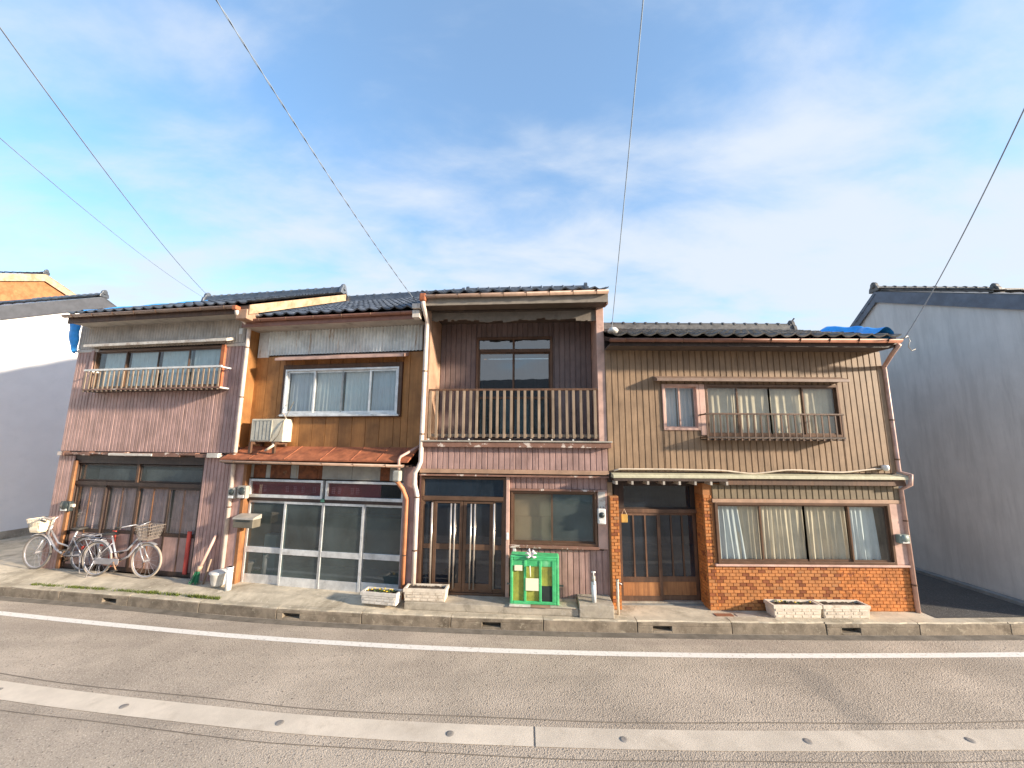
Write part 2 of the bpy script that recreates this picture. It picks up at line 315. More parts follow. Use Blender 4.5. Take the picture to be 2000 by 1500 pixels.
# ------------------------------------------------------------------ mesh helpers
class MB:
    def __init__(s): s.v = []; s.f = []
    def add(s, vs, fs):
        o = len(s.v); s.v += [tuple(p) for p in vs]; s.f += [tuple(i + o for i in q) for q in fs]; return s
    def box(s, x0, x1, y0, y1, z0, z1):
        return s.add([(x0, y0, z0), (x1, y0, z0), (x1, y1, z0), (x0, y1, z0), (x0, y0, z1), (x1, y0, z1), (x1, y1, z1), (x0, y1, z1)],
                     [(0, 3, 2, 1), (4, 5, 6, 7), (0, 1, 5, 4), (1, 2, 6, 5), (2, 3, 7, 6), (3, 0, 4, 7)])
    def hexa(s, bot, top):
        return s.add(list(bot) + list(top), [(0, 3, 2, 1), (4, 5, 6, 7), (0, 1, 5, 4), (1, 2, 6, 5), (2, 3, 7, 6), (3, 0, 4, 7)])
    def prism_x(s, poly, x0, x1):       # poly in (y,z)
        n = len(poly)
        vs = [(x0, y, z) for y, z in poly] + [(x1, y, z) for y, z in poly]
        return s.add(vs, [tuple(range(n)), tuple(range(2 * n - 1, n - 1, -1))] + [(i, i + n, (i + 1) % n + n, (i + 1) % n) for i in range(n)])
    def prism_y(s, poly, y0, y1):       # poly in (x,z)
        n = len(poly)
        vs = [(x, y0, z) for x, z in poly] + [(x, y1, z) for x, z in poly]
        return s.add(vs, [tuple(range(n)), tuple(range(2 * n - 1, n - 1, -1))] + [(i, i + n, (i + 1) % n + n, (i + 1) % n) for i in range(n)])
    def tube(s, pts, r, n=8, cap=True, rr=None):
        pts = [Vector(p) for p in pts]; rings = []; prev = None
        for i, p in enumerate(pts):
            d = (pts[min(i + 1, len(pts) - 1)] - pts[max(i - 1, 0)]).normalized()
            a = Vector((0, 0, 1)) if abs(d.z) < .9 else Vector((1, 0, 0))
            if prev is not None:
                a = prev
            e1 = (a - d * a.dot(d)).normalized(); prev = e1; e2 = d.cross(e1)
            q = r if rr is None else rr[i]
            rings.append([p + q * (cos(2 * pi * k / n) * e1 + sin(2 * pi * k / n) * e2) for k in range(n)])
        vs = [v for g in rings for v in g]; fs = []
        for i in range(len(pts) - 1):
            for k in range(n): fs.append((i * n + k, i * n + (k + 1) % n, (i + 1) * n + (k + 1) % n, (i + 1) * n + k))
        if cap: fs += [tuple(range(n - 1, -1, -1)), tuple((len(pts) - 1) * n + k for k in range(n))]
        return s.add(vs, fs)
    def ring(s, c, axis, rad, r, n=28, k=6):
        c = Vector(c); axis = Vector(axis).normalized(); a = Vector((0, 0, 1)); a = (a - axis * a.dot(axis)).normalized(); b = axis.cross(a)
        vs = []; fs = []
        for i in range(n):
            t = 2 * pi * i / n; d = cos(t) * a + sin(t) * b
            for j in range(k):
                u = 2 * pi * j / k; vs.append(c + d * (rad + r * cos(u)) + axis * r * sin(u))
        for i in range(n):
            for j in range(k): fs.append((i * k + j, ((i + 1) % n) * k + j, ((i + 1) % n) * k + (j + 1) % k, i * k + (j + 1) % k))
        return s.add(vs, fs)
    def lathe(s, prof, c=(0, 0, 0), n=16):
        vs = []; fs = []; m_ = len(prof)
        for i in range(n):
            t = 2 * pi * i / n
            for r, z in prof: vs.append((c[0] + r * cos(t), c[1] + r * sin(t), c[2] + z))
        for i in range(n):
            for j in range(m_ - 1): fs.append((i * m_ + j, ((i + 1) % n) * m_ + j, ((i + 1) % n) * m_ + j + 1, i * m_ + j + 1))
        return s.add(vs, fs)
    def mesh(s, name):
        me = bpy.data.meshes.new(name); me.from_pydata(s.v, [], s.f); me.update(); return me
    def build(s, name, mat, parent=None, smooth=False, bevel=0, loc=None, rot=None):
        me = s.mesh(name)
        return put(name, me, mat, parent, smooth, bevel, loc, rot)
def fix_normals(me):
    import bmesh
    b = bmesh.new(); b.from_mesh(me); bmesh.ops.recalc_face_normals(b, faces=b.faces); b.to_mesh(me); b.free()
def put(name, me, mat=None, parent=None, smooth=False, bevel=0, loc=None, rot=None):
    if mat is not None and not me.materials:
        me.materials.append(mt[mat] if isinstance(mat, str) else mat); fix_normals(me)
        if smooth: me.polygons.foreach_set('use_smooth', [True] * len(me.polygons))
    o = bpy.data.objects.new(name, me); col.objects.link(o)
    if parent is not None: o.parent = parent
    if loc is not None: o.location = loc
    if rot is not None: o.rotation_euler = rot
    if bevel:
        bv = o.modifiers.new('bevel', 'BEVEL'); bv.width = bevel; bv.segments = 2; bv.limit_method = 'ANGLE'
    return o
def empty(name, loc=(0, 0, 0), rz=0):
    o = bpy.data.objects.new(name, None); col.objects.link(o); o.location = loc; o.rotation_euler = (0, 0, rz); o.empty_display_size = .2; return o
def tag(o, label, cat, group=None):
    o['label'] = label; o['category'] = cat
    if group: o['group'] = group
    return o
def struct(o): o['kind'] = 'structure'; return o
def box(name, mat, parent, x0, x1, y0, y1, z0, z1, bevel=0): return MB().box(x0, x1, y0, y1, z0, z1).build(name, mat, parent, bevel=bevel)
def copy_tree(o, parent=None):
    c = o.copy(); col.objects.link(c)
    if parent is not None: c.parent = parent
    for ch in list(o.children): copy_tree(ch, c)
    return c

# ------------------------------------------------------------------ the street
def spline(pts):
    xs = [p[0] for p in pts]; ys = [p[1] for p in pts]; n = len(xs)
    sl_ = []
    for i in range(n):
        if i == 0: sl_.append((ys[1] - ys[0]) / (xs[1] - xs[0]))
        elif i == n - 1: sl_.append((ys[-1] - ys[-2]) / (xs[-1] - xs[-2]))
        else: sl_.append((ys[i + 1] - ys[i - 1]) / (xs[i + 1] - xs[i - 1]))
    def f(x):
        if x <= xs[0]: return ys[0] + (x - xs[0]) * sl_[0]
        if x >= xs[-1]: return ys[-1] + (x - xs[-1]) * sl_[-1]
        for i in range(n - 1):
            if xs[i] <= x <= xs[i + 1]:
                h = xs[i + 1] - xs[i]; t = (x - xs[i]) / h
                return ((2 * t**3 - 3 * t**2 + 1) * ys[i] + (t**3 - 2 * t**2 + t) * h * sl_[i] + (-2 * t**3 + 3 * t**2) * ys[i + 1] + (t**3 - t**2) * h * sl_[i + 1])
    return f
kerb_y = spline([(-14, 9.52), (-11.17, 8.99), (-8, 8.53), (-5, 8.03), (-2.4, 7.76), (0, 7.60), (2.4, 7.53), (4.65, 7.50), (7, 7.51), (9.4, 7.57), (14, 7.8)])
line_y = spline([(-14, 8.88), (-10, 8.14), (-6.47, 7.56), (-4.45, 7.27), (-2, 7.02), (0, 6.89), (2, 6.82), (4.17, 6.80), (8.43, 6.89), (14, 7.12)])
strip_y = spline([(-14, 7.15), (-7, 5.82), (-3.1, 5.27), (-1.4, 5.12), (0, 5.05), (1.5, 5.005), (3, 4.995), (6, 5.05), (10, 5.2), (14, 5.4)])
def ribbon(f, x0, x1, half, z, step=.5):
    b = MB(); n = int((x1 - x0) / step); vs = []
    for i in range(n + 1):
        x = x0 + (x1 - x0) * i / n
        d = (f(x + .05) - f(x - .05)) / .1; q = sqrt(1 + d * d)
        nx, ny = -d / q, 1 / q
        vs += [(x - nx * half, f(x) - ny * half, z), (x + nx * half, f(x) + ny * half, z)]
    b.add(vs, [(2 * i, 2 * i + 2, 2 * i + 3, 2 * i + 1) for i in range(n)])
    return b
gd = struct(MB().add([(-600, -600, -.05), (600, -600, -.05), (600, 900, -.05), (-600, 900, -.05)], [(0, 1, 2, 3)]).build('ground', 'earth'))
b = MB(); vs = []; n = 120
for i in range(n + 1):
    x = -60 + 120 * i / n
    vs += [(x, kerb_y(x) + .05 - 0 * x, 0), (x, kerb_y(x) - 5.6, 0)]
b.add(vs, [(2 * i, 2 * i + 1, 2 * i + 3, 2 * i + 2) for i in range(n)])
road = struct(b.build('road', 'asphalt'))
edge = struct(ribbon(line_y, -40, 40, .07, .004).build('edge_line', 'line_paint'))
# concrete strip with the snow-melting nozzles down the middle of the road
strip = struct(empty('sprinkler_strip', (0, 0, 0)))
cuts = [-40, -17.6, -8.7, .29, 9.2, 40]
for i in range(len(cuts) - 1):
    ribbon(strip_y, cuts[i] + .012, cuts[i + 1] - .012, .155, .006, .4).build('strip_slab', 'strip', strip)
for x in [-11.2, -9.1, -6.98, -4.95, -2.79, -.70, 1.32, 3.44, 5.35, 7.4, 9.5]:
    nz = MB().lathe([(0, .004), (.022, .006), (.042, .004), (.05, 0)], n=14).build('nozzle', 'nozzle_metal', strip, True, loc=(x, strip_y(x) - .01, .0065))
for off, hw in ((.28, .008), (-.30, .006)):
    f = (lambda o_: (lambda x: strip_y(x) + o_ + .012 * sin(x * 1.7 + o_ * 9)))(off)
    struct(ribbon(f, -30, 30, hw, .0045, .3).build('road_joint', 'seam'))
# kerb: single stones, some with a drain mouth
kerb = struct(empty('kerb', (0, 0, 0)))
drains = [-11.6, -8.35, -4.45, -.35, 2.75, 6.15, 9.9]
x = -30.0
R2 = random.Random(5)
edges = [-30.0]
while edges[-1] < 30: edges.append(edges[-1] + (1.0 if 8.4 < edges[-1] < 12 else 1.7))
for i in range(len(edges) - 1):
    xa, xb = edges[i], edges[i + 1]
    A = Vector((xa, kerb_y(xa), 0)); B = Vector((xb, kerb_y(xb), 0)); d = B - A; Lg = d.length; ang = atan2(d.y, d.x)
    has = [q for q in drains if xa + .3 < q < xb - .3] or [q for q in drains if xa <= q < xb]
    top = .2 + R2.uniform(-.004, .004); b = MB(); g = .006
    def kb(x0, x1, z0, z1, y0=0, y1=.19):
        s_ = .012 if y0 == 0 else 0
        b.hexa([(x0, y0, z0), (x1, y0, z0), (x1, y1, z0), (x0, y1, z0)], [(x0, y0 + s_ * (z1 > .18), z1), (x1, y0 + s_ * (z1 > .18), z1), (x1, y1, z1), (x0, y1, z1)])
    if has:
        c = min(max((has[0] - xa) * Lg / (xb - xa), .3), Lg - .3)
        kb(g, c - .17, -.05, .118); kb(c + .17, Lg - g, -.05, .118); kb(c - .17, c + .17, -.05, .035); kb(c - .17, c + .17, -.05, .118, .15, .19)
        kb(g, Lg - g, .1185, top - .022)
    else: kb(g, Lg - g, -.05, top - .022)
    o = b.build('kerb_stone', 'kerb', kerb, bevel=.008); o.location = (A.x, A.y, 0); o.rotation_euler = (0, 0, ang)
    cb = MB(); nseg = 10; vs = []          # added pale top layer, sky-lit tone put into its colour; front edge uneven
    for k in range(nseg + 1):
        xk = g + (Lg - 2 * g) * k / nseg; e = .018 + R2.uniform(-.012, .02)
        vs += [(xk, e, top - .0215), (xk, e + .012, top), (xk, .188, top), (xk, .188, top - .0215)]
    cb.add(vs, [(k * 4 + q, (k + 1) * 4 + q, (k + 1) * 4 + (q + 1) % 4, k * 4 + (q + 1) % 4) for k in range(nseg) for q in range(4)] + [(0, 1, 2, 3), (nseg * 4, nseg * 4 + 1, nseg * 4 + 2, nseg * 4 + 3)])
    cb.build('kerb_lit_top', 'pavement', o)
# gutter slope at the foot of the kerb
struct(ribbon(lambda x: kerb_y(x) - .10, -40, 40, .09, .003, .5).build('gutter_apron', M('gutter_asphalt', (.17, .145, .115), .9, var=.3, scale=3, dirt=(.10, .085, .06), bump=.3, world=True)))
# pavement behind the kerb, rising gently to the house fronts at the left
b = MB(); vs = []; nx_, rows = 120, [.17, .45, .8, 1.6, 6, 14]
for i in range(nx_ + 1):
    x = -40 + 80 * i / nx_
    up_ = min(1, max(0, (-1.6 - x) / 1.2))
    for k, r_ in enumerate(rows):
        z = .199 + up_ * .075 * min(1, max(0, (r_ - .17) / .3))
        vs.append((x, kerb_y(x) + r_, z))
K = len(rows)
b.add(vs, [(i * K + j, (i + 1) * K + j, (i + 1) * K + j + 1, i * K + j + 1) for i in range(nx_) for j in range(K - 1)])
pave = struct(b.build('pavement', 'pavement'))
b = MB().add([(7.95, kerb_y(7.95) + .2, .205), (10.48, kerb_y(10.48) + .2, .205), (10.48, 24, .205), (7.95, 24, .205)], [(0, 1, 2, 3)])
alley = struct(b.build('alley', 'asphalt_dark'))
struct(MB().box(10.28, 10.47, 7.9, 24, .2, .27).build('alley_kerb', M('alley_concrete', (.22, .23, .23), .8, bump=.2)))

# ------------------------------------------------------------------ house helpers (local axes: x along the front, y into the house, z up)
def wall_holes(x0, x1, z0, z1, y0, y1, holes):
    b = MB(); xs = sorted({x0, x1, *[min(max(v, x0), x1) for h in holes for v in h[:2]]}); zs = sorted({z0, z1, *[min(max(v, z0), z1) for h in holes for v in h[2:]]})
    for i in range(len(xs) - 1):
        run = None
        for j in range(len(zs) - 1):
            cx, cz = (xs[i] + xs[i + 1]) / 2, (zs[j] + zs[j + 1]) / 2
            solid = not any(h[0] < cx < h[1] and h[2] < cz < h[3] for h in holes)
            if solid:
                if run is None: run = zs[j]
                end = zs[j + 1]
            if run is not None and (not solid or j == len(zs) - 2):
                b.box(xs[i], xs[i + 1], y0, y1, run, end if solid else zs[j]); run = None
    return b
board_cache = {}
def siding(parent, x0, x1, z0, z1, y, pitch, mat, holes=(), depth=.015, groove=.013, name='siding_board'):
    """One object per board: a folded sheet whose face stands proud and whose edges fold back into the joint."""
    n = max(1, round((x1 - x0) / pitch)); p = (x1 - x0) / n
    for i in range(n):
        a, c = x0 + i * p, x0 + (i + 1) * p
        cuts_ = sorted({a, c, *[v for h in holes for v in h[:2] if a + .005 < v < c - .005]})
        for k in range(len(cuts_) - 1):
            s0, s1 = cuts_[k], cuts_[k + 1]; mid = (s0 + s1) / 2
            iv = [(z0, z1)]
            for h in holes:
                if h[0] < mid < h[1]:
                    nv = []
                    for q0, q1 in iv:
                        if h[2] > q0 + .01: nv.append((q0, min(q1, h[2])))
                        if h[3] < q1 - .01: nv.append((max(q0, h[3]), q1))
                        if h[2] >= q1 or h[3] <= q0: pass
                    iv = [v for v in nv if v[1] - v[0] > .01]
            for q0, q1 in iv:
                key = (round(s1 - s0, 3), round(q1 - q0, 3), mat, depth)
                if key not in board_cache:
                    w_, h_ = s1 - s0, q1 - q0; g = min(groove, w_ * .3)
                    prof = [(0, 0), (g * .35, 0), (g, -depth), (w_ - g, -depth), (w_ - g * .35, 0), (w_, 0)]
                    b = MB(); b.add([(px, py, 0) for px, py in prof] + [(px, py, h_) for px, py in prof],
                                    [(i_, i_ + 1, i_ + 7, i_ + 6) for i_ in range(5)] + [(1, 4, 3, 2), (7, 8, 9, 10)])
                    board_cache[key] = b.mesh(name)
                put(name, board_cache[key], mat, parent, loc=(s0, y + R.uniform(-.003, .0), q0))
def corrugated(name, mat, parent, x0, x1, z0, z1, y, pitch=.05, amp=.012, rag=0):
    n = int((x1 - x0) / pitch) * 6; b = MB(); vs = []
    for i in range(n + 1):
        x = x0 + (x1 - x0) * i / n; yy = y - amp * (1 + sin(2 * pi * (x - x0) / pitch))
        vs += [(x, yy, z0 + (R.uniform(-rag, rag) if rag else 0)), (x, yy, z1)]
    b.add(vs, [(2 * i, 2 * i + 2, 2 * i + 3, 2 * i + 1) for i in range(n)])
    return b.build(name, mat, parent, True)
def frame_mb(x0, x1, z0, z1, y0, y1, t, tb=None, tt=None):
    tb = t if tb is None else tb; tt = t if tt is None else tt
    return MB().box(x0, x0 + t, y0, y1, z0, z1).box(x1 - t, x1, y0, y1, z0, z1).box(x0 + t, x1 - t, y0, y1, z0, z0 + tb).box(x0 + t, x1 - t, y0, y1, z1 - tt, z1)
def pane(parent, g, x0, x1, z0, z1, y):
    return MB().add([(x0, y, z0), (x1, y, z0), (x1, y, z1), (x0, y, z1)], [(0, 1, 2, 3)]).build('pane', g, parent)
def curtain(parent, mat, x0, x1, z0, z1, y, pleat=.09, amp=.025, flare=0, seed=0, name='curtain'):
    rr = random.Random(seed); n = max(12, int((x1 - x0) / pleat * 8)); b = MB(); vs = []; ph = rr.random() * 6; rows = 6
    fr = [pleat * rr.choice((.55, .8, 1, 1.2, 1.9)) * rr.uniform(.8, 1.25) for _ in range(200)]; am = [rr.uniform(.35, 1.25) for _ in range(200)]; t = ph
    for i in range(n + 1):
        u = i / n; x = x0 + (x1 - x0) * u
        t += 2 * pi * (x1 - x0) / n / fr[int(u * 40) % 200]
        for k in range(rows + 1):
            v = k / rows
            vs.append((x + flare * (1 - v) * (u - (0 if flare > 0 else 0)), y - amp * am[int(u * 26) % 200] * (.35 + .65 * (1 - v)) * (sin(t + .3 * sin(v * 3 + u * 9)) + .35 * sin(2.3 * t + v * 2)), z0 + (z1 - z0) * v))
    q = rows + 1
    b.add(vs, [(i * q + k, (i + 1) * q + k, (i + 1) * q + k + 1, i * q + k + 1) for i in range(n) for k in range(rows)])
    return b.build(name, mat, parent, True)
def window(parent, x0, x1, z0, z1, y, splits, fmat, gmat, t=.05, sash=.032, depth=.10, name='window', glasses=None):
    """Outer frame, one sash and one pane per light; sashes alternate in depth as sliding windows do."""
    o = frame_mb(x0, x1, z0, z1, y - .03, y + depth, t).build(name, fmat, parent, bevel=.004)
    xs = [x0 + t] + list(splits) + [x1 - t]
    for i in range(len(xs) - 1):
        yy = y + (.012 if i in (0, len(xs) - 2) else .04) if len(xs) > 3 else y + (.012 + .03 * (i % 2))
        a, c = xs[i] - (sash * .5 if i else 0), xs[i + 1] + (sash * .5 if i < len(xs) - 2 else 0)
        frame_mb(a, c, z0 + t, z1 - t, yy, yy + .026, sash).build('sash', fmat, o)
        g = glasses[i] if glasses else gmat
        pane(o, g, a + sash, c - sash, z0 + t + sash, z1 - t - sash, yy + .012)
    return o
tile_me = {}
def tile_mesh(mat):
    if mat in tile_me: return tile_me[mat]
    W_, E_ = .3, .335
    pr = [(0, .050), (.09, .056), (.2, .034), (.34, .010), (.52, .0), (.7, .006), (.85, .026), (1.0, .050)]
    b = MB(); vs = []; n = len(pr)
    for t_, z in pr: vs.append((t_ * W_, 0, z - .004))        # lip bottom
    for t_, z in pr: vs.append((t_ * W_, -.004, z + .026))    # front top
    for t_, z in pr: vs.append((t_ * W_, E_, z + .004))       # back top
    fs = []
    for i in range(n - 1): fs += [(i, i + 1, n + i + 1, n + i), (n + i, n + i + 1, 2 * n + i + 1, 2 * n + i)]
    b.add(vs, fs); me = b.mesh('roof_tile'); me.materials.append(mt[mat])
    for p in me.polygons: p.use_smooth = (len(p.vertices) == 4 and p.center.y > .05)
    tile_me[mat] = me; return me
ridge_me = {}
def ridge_mesh(mat):
    if mat in ridge_me: return ridge_me[mat]
    b = MB(); n = 8
    for (a, c, r_) in ((0, .25, .085), (.25, .29, .105)):
        vs = []; 
        for x_ in (a, c):
            for k in range(n + 1): th = pi * k / n; vs.append((x_, -r_ * cos(th), r_ * sin(th)))
        fs = [(k, k + 1, n + 2 + k, n + 1 + k) for k in range(n)] + [tuple(range(n + 1)), tuple(range(2 * n + 1, n, -1))]
        b.add(vs, fs)
    me = b.mesh('ridge_tile'); me.materials.append(mt[mat]); fix_normals(me); ridge_me[mat] = me; return me
def ridge_end(parent, mat, x, y, z, s=1, face=1):
    pr = [(-.2, -.12), (-.17, .04), (-.12, .1), (-.1, .2), (-.03, .27), (.03, .27), (.1, .2), (.12, .1), (.17, .04), (.2, -.12)]
    b = MB().prism_x([(y + a * s, z + c * s) for a, c in pr], x - .045, x + .045)
    b.prism_x([(y + .07 * s * cos(t * pi / 5), z + .08 * s + .07 * s * sin(t * pi / 5)) for t in range(10)], x + (.045 if face > 0 else -.085), x + (.085 if face > 0 else -.045))
    return b.build('ridge_end_tile', mat, parent, bevel=.01)
def tiled_roof(house, x0, x1, ye, ze, yr, zr, mat, yb, ridge_x=None, cols=None, lift=0, drop_rows=None, deck='dark_wood'):
    """Deck, single tiles in courses on the street side, ridge of stacked tiles with end tiles."""
    sl_ = (zr - ze) / (yr - ye); a = atan(sl_); zb = zr - sl_ * (yb - yr); th = .09
    b = MB().prism_x([(ye + .03, ze - .02), (yr, zr - .02), (yb, zb - .02), (yb, zb - .02 - th), (yr, zr - .02 - th), (ye + .03, ze - .02 - th)], x0 + .02, x1 - .02)
    roof = b.build('roof', deck, house)
    W_, EX = .3, .262
    n = cols or int(round((x1 - x0) / W_)); p = (x1 - x0) / n; Ls = (yr - ye) / cos(a); rows = int(Ls / EX)
    me = tile_mesh(mat); rr = random.Random(int(x1 * 100))
    for i in range(n):
        for j in range(rows):
            s = j * EX - .03
            o = put('roof_tile', me, None, roof)
            o.location = (x0 + i * p + rr.uniform(-.003, .003), ye + s * cos(a), ze + s * sin(a) + .012 + rr.uniform(0, .006))
            o.rotation_euler = (a + rr.uniform(-.008, .008), rr.uniform(-.008, .008), rr.uniform(-.006, .006)); o.scale = (p / W_, 1, 1)
    # back slope in plain corrugation (never seen from the street side)
    b = MB(); vs = []; k = 24
    for i in range(k + 1):
        x = x0 + (x1 - x0) * i / k
        vs += [(x, yr, zr + .02), (x, yb, zb + .02)]
    b.add(vs, [(2 * i, 2 * i + 2, 2 * i + 3, 2 * i + 1) for i in range(k)]); b.build('back_slope', mat, roof)
    rx0, rx1 = ridge_x or (x0, x1)
    MB().prism_x([(yr - .16, zr + .0), (yr - .12, zr + .09), (yr - .12, zr + .1), (yr - .1, zr + .17), (yr + .1, zr + .17), (yr + .12, zr + .1), (yr + .16, zr)], rx0, rx1).build('ridge_course', mat, roof)
    q = int((rx1 - rx0) / .29); rme = ridge_mesh(mat)
    for i in range(q):
        o = put('ridge_tile', rme, None, roof); o.location = (rx0 + i * (rx1 - rx0) / q, yr, zr + .165 + rr.uniform(-.003, .003))
    return roof
def gutter(house, mat, x0, x1, y, z, r=.06, nb=9, drop=.0):
    b = MB(); n = 8; vs = []
    for rad in (r, r - .008):
        for x_, dz in ((x0, 0), (x1, drop)):
            for k in range(n + 1): th = pi + pi * k / n; vs.append((x_, y + rad * cos(th), z + dz + rad * sin(th)))
    m_ = n + 1; fs = []
    for s in (0, 2): fs += [(s * m_ + k, s * m_ + k + 1, (s + 1) * m_ + k + 1, (s + 1) * m_ + k) for k in range(n)]
    for e in (0, 1): fs += [(e * m_ + k, e * m_ + k + 1, (2 + e) * m_ + k + 1, (2 + e) * m_ + k) for k in range(n)]
    fs += [(0, m_, 3 * m_, 2 * m_), (n, m_ + n, 3 * m_ + n, 2 * m_ + n), tuple(range(n + 1)), tuple(range(m_, m_ + n + 1))]
    b.add(vs, fs); g = b.build('gutter', mat, house, True)
    for i in range(nb):
        x = x0 + (i + .5) * (x1 - x0) / nb; rr_ = r + .006; zz_ = z + drop * (x - x0) / (x1 - x0)
        pts = [(x, y + rr_ * cos(pi + pi * k / 6), zz_ + rr_ * sin(pi + pi * k / 6)) for k in range(7)] + [(x, y + r + .10, zz_ + .06)]
        MB().tube(pts, .007, 5).build('gutter_bracket', 'brown_alu', g)
    return g
def pipe(parent, name, mat, pts, r=.04, n=10, clips=()):
    o = MB().tube(pts, r, n).build(name, mat, parent, True)
    for c in clips:
        MB().tube([(c[0], c[1], c[2] - .014), (c[0], c[1], c[2] + .014)], r + .007, 10).build('pipe_clip', 'brown_alu', o)
    return o
def shell(house, wd, depth, z0, roof_y, base_mat, side_mat, ye, zr_fn, front=0, floor_z=3.2):
    """Side walls with gable tops, back wall, upper floor."""
    ys = [front, roof_y, depth]
    for xa, xb in ((.0, .1), (wd - .1, wd)):
        MB().prism_x([(front, z0), (front, zr_fn(front)), (roof_y, zr_fn(roof_y)), (depth, zr_fn(depth)), (depth, z0)], xa, xb).build('side_wall', side_mat, house)
    MB().box(.1, wd - .1, depth - .1, depth, z0, zr_fn(depth)).build('back_wall', side_mat, house)
    MB().box(.1, wd - .1, front + .45, depth - .1, floor_z - .1, floor_z).build('upper_floor', 'interior', house)
    MB().box(.1, wd - .1, front + .12, depth - .1, z0 - .1, z0 + .02).build('ground_floor', 'interior', house)

# ================================================================== HOUSE 1 : pink siding, far left of the row
Y1 = radians(-10)
h1 = empty('terraced_house', (-11.540, 9.998, 0), Y1)
tag(h1, 'leftmost house of the row, pink ribbed siding with a white slatted window guard', 'house', 'old two storey houses in the terraced row')
zr1 = lambda y: 6.40 + (8.17 - 6.52) / 3.55 * ((y + .5) if y < 3.05 else (6.6 - y))
shell(h1, 5.19, 6, .2, 3.05, None, 'pink_siding', -.5, lambda y: zr1(y) - .02, 0)
holesA = [(.60, 4.52, 4.66, 5.70), (.52, 4.38, .2, 2.9)]
wl = wall_holes(.0, 5.19, .2, 6.5, .0, .10, holesA).build('wall', 'dark_wood', h1)
siding(wl, .0, 5.17, 3.10, 5.70, -.004, .103, 'pink_siding', [holesA[0]])
siding(wl, .0, .52, .27, 2.98, -.004, .103, 'pink_siding')
siding(wl, 4.38, 5.17, .27, 3.04, -.004, .099, 'pink_siding')
corrugated('corrugated_sheet', 'grey_corrugated', wl, .03, 5.15, 5.74, 6.42, -.006, .085, .027)
box('trim_strip', 'grey_corrugated', wl, .0, .70, -.035, 0, 5.66, 5.735)
box('trim_strip', 'grey_corrugated', wl, 4.56, 5.16, -.035, 0, 5.66, 5.735)
# rusty ledge with broken render between the floors
lb = MB(); xx = .1
while xx < 4.86:
    wdt = R.uniform(.12, .45); wdt = min(wdt, 4.88 - xx); lb.box(xx, xx + wdt - .004, -.115 + R.uniform(-.012, .012), -.004, 2.985 + R.uniform(0, .05), 3.075 + R.uniform(-.01, .012)); xx += wdt
lb.build('ledge', 'peeling', wl)
box('ledge_patch', 'white_trim', wl, 4.55, 4.86, -.14, -.02, 2.985, 3.09, .01)
box('ledge_patch', 'white_trim', wl, 1.7, 3.0, -.135, -.02, 3.0, 3.06, .01)
wn = window(h1, .60, 4.52, 4.66, 5.70, -.0, [1.574, 2.55, 3.51], 'brown_alu', G_clear, .055, .03)
for i, (a, c) in enumerate([(.75, 1.55), (1.6, 2.5), (2.58, 3.5), (3.54, 4.45)]): curtain(wn, 'curtain_teal', a + .05, c, 4.68, 5.66, .10, .14, .03, 0, i)
box('window_jamb', 'rust_metal', wn, 4.525, 4.62, -.07, 0, 4.60, 5.70)
box('window_jamb', 'pink_siding', wn, .50, .595, -.05, 0, 4.60, 5.70)
hd = MB().prism_x([(-.27, 5.735), (-.27, 5.80), (-.0, 5.90), (0, 5.83), (-.25, 5.735)], .55, 4.86).build('window_hood', 'white_trim', h1, bevel=.006)
gd1 = empty('window_guard'); gd1.parent = h1
box('top_rail', 'plastic_white', gd1, .80, 4.86, -.325, -.285, 5.085, 5.135, .006)
box('bottom_rail', 'peeling', gd1, .84, 4.86, -.32, -.29, 4.60, 4.63)
for i in range(28):
    x = .86 + i * (4.80 - .86) / 27
    MB().box(x - .022, x + .022, -.312, -.298, 4.565, 5.085).build('slat', 'cream_wood', gd1)
for x in (.84, 4.82):
    for z in (5.09, 4.60): MB().box(x - .015, x + .015, -.29, -.02, z, z + .03).build('guard_arm', 'plastic_white', gd1)
MB().box(.84, 4.82, -.29, -.03, 4.575, 4.598).build('guard_floor', 'dark_wood', gd1)
# entrance: transom and four sliding doors
en = frame_mb(.52, 4.38, .22, 2.9, .02, .22, .06, .07, .10).build('entrance_frame', 'dark_wood', h1)
box('orange_post', 'orange_wood', en, .50, .60, -.03, .02, .27, 2.86, .01)
box('rail', 'dark_wood', en, .58, 4.32, .03, .2, 2.27, 2.36)
box('mullion', 'brown_wood', en, 2.40, 2.46, .04, .14, 2.36, 2.80)
for a, c, g in ((.60, 2.39, G_dark), (2.47, 4.30, G_dark)):
    tw = frame_mb(a, c, 2.37, 2.78, .07, .11, .03).build('transom_window', 'dark_wood', h1)
    pane(tw, g, a + .03, c - .03, 2.40, 2.75, .09)
    MB().box(a + .04 + (.4 if a < 1 else 0), c - .04, .2, .21, 2.38, 2.66).build('blind', 'curtain_pink', tw)
dx = [.58, 1.52, 2.44, 3.38, 4.32]
for i in range(4):
    a, c = dx[i], dx[i + 1]; y = .06 if i in (0, 3) else .105
    dr = frame_mb(a, c, .29, 2.27, y, y + .036, .05, .10, .06).build('sliding_door', 'dark_wood' if i != 2 else 'brown_wood', h1)
    MB().box(a + .05, c - .05, y + .004, y + .032, 1.14, 1.22).build('mid_rail', 'dark_wood', dr)
    pane(dr, G_clear, a + .05, c - .05, 1.22, 2.21, y + .016)
    MB().box(a + .05, c - .05, y + .010, y + .024, .39, 1.14).build('kick_panel', 'mauve_siding', dr)
    MB().box((a + c) / 2 - .014, (a + c) / 2 + .014, y + .002, y + .008, .39, 2.21).build('muntin', 'brown_wood' if i % 2 else 'orange_wood', dr)
    curtain(dr, 'curtain_pink', a + .04, c - .04, 1.2, 2.24, .19, .12, .03, 0, 20 + i)
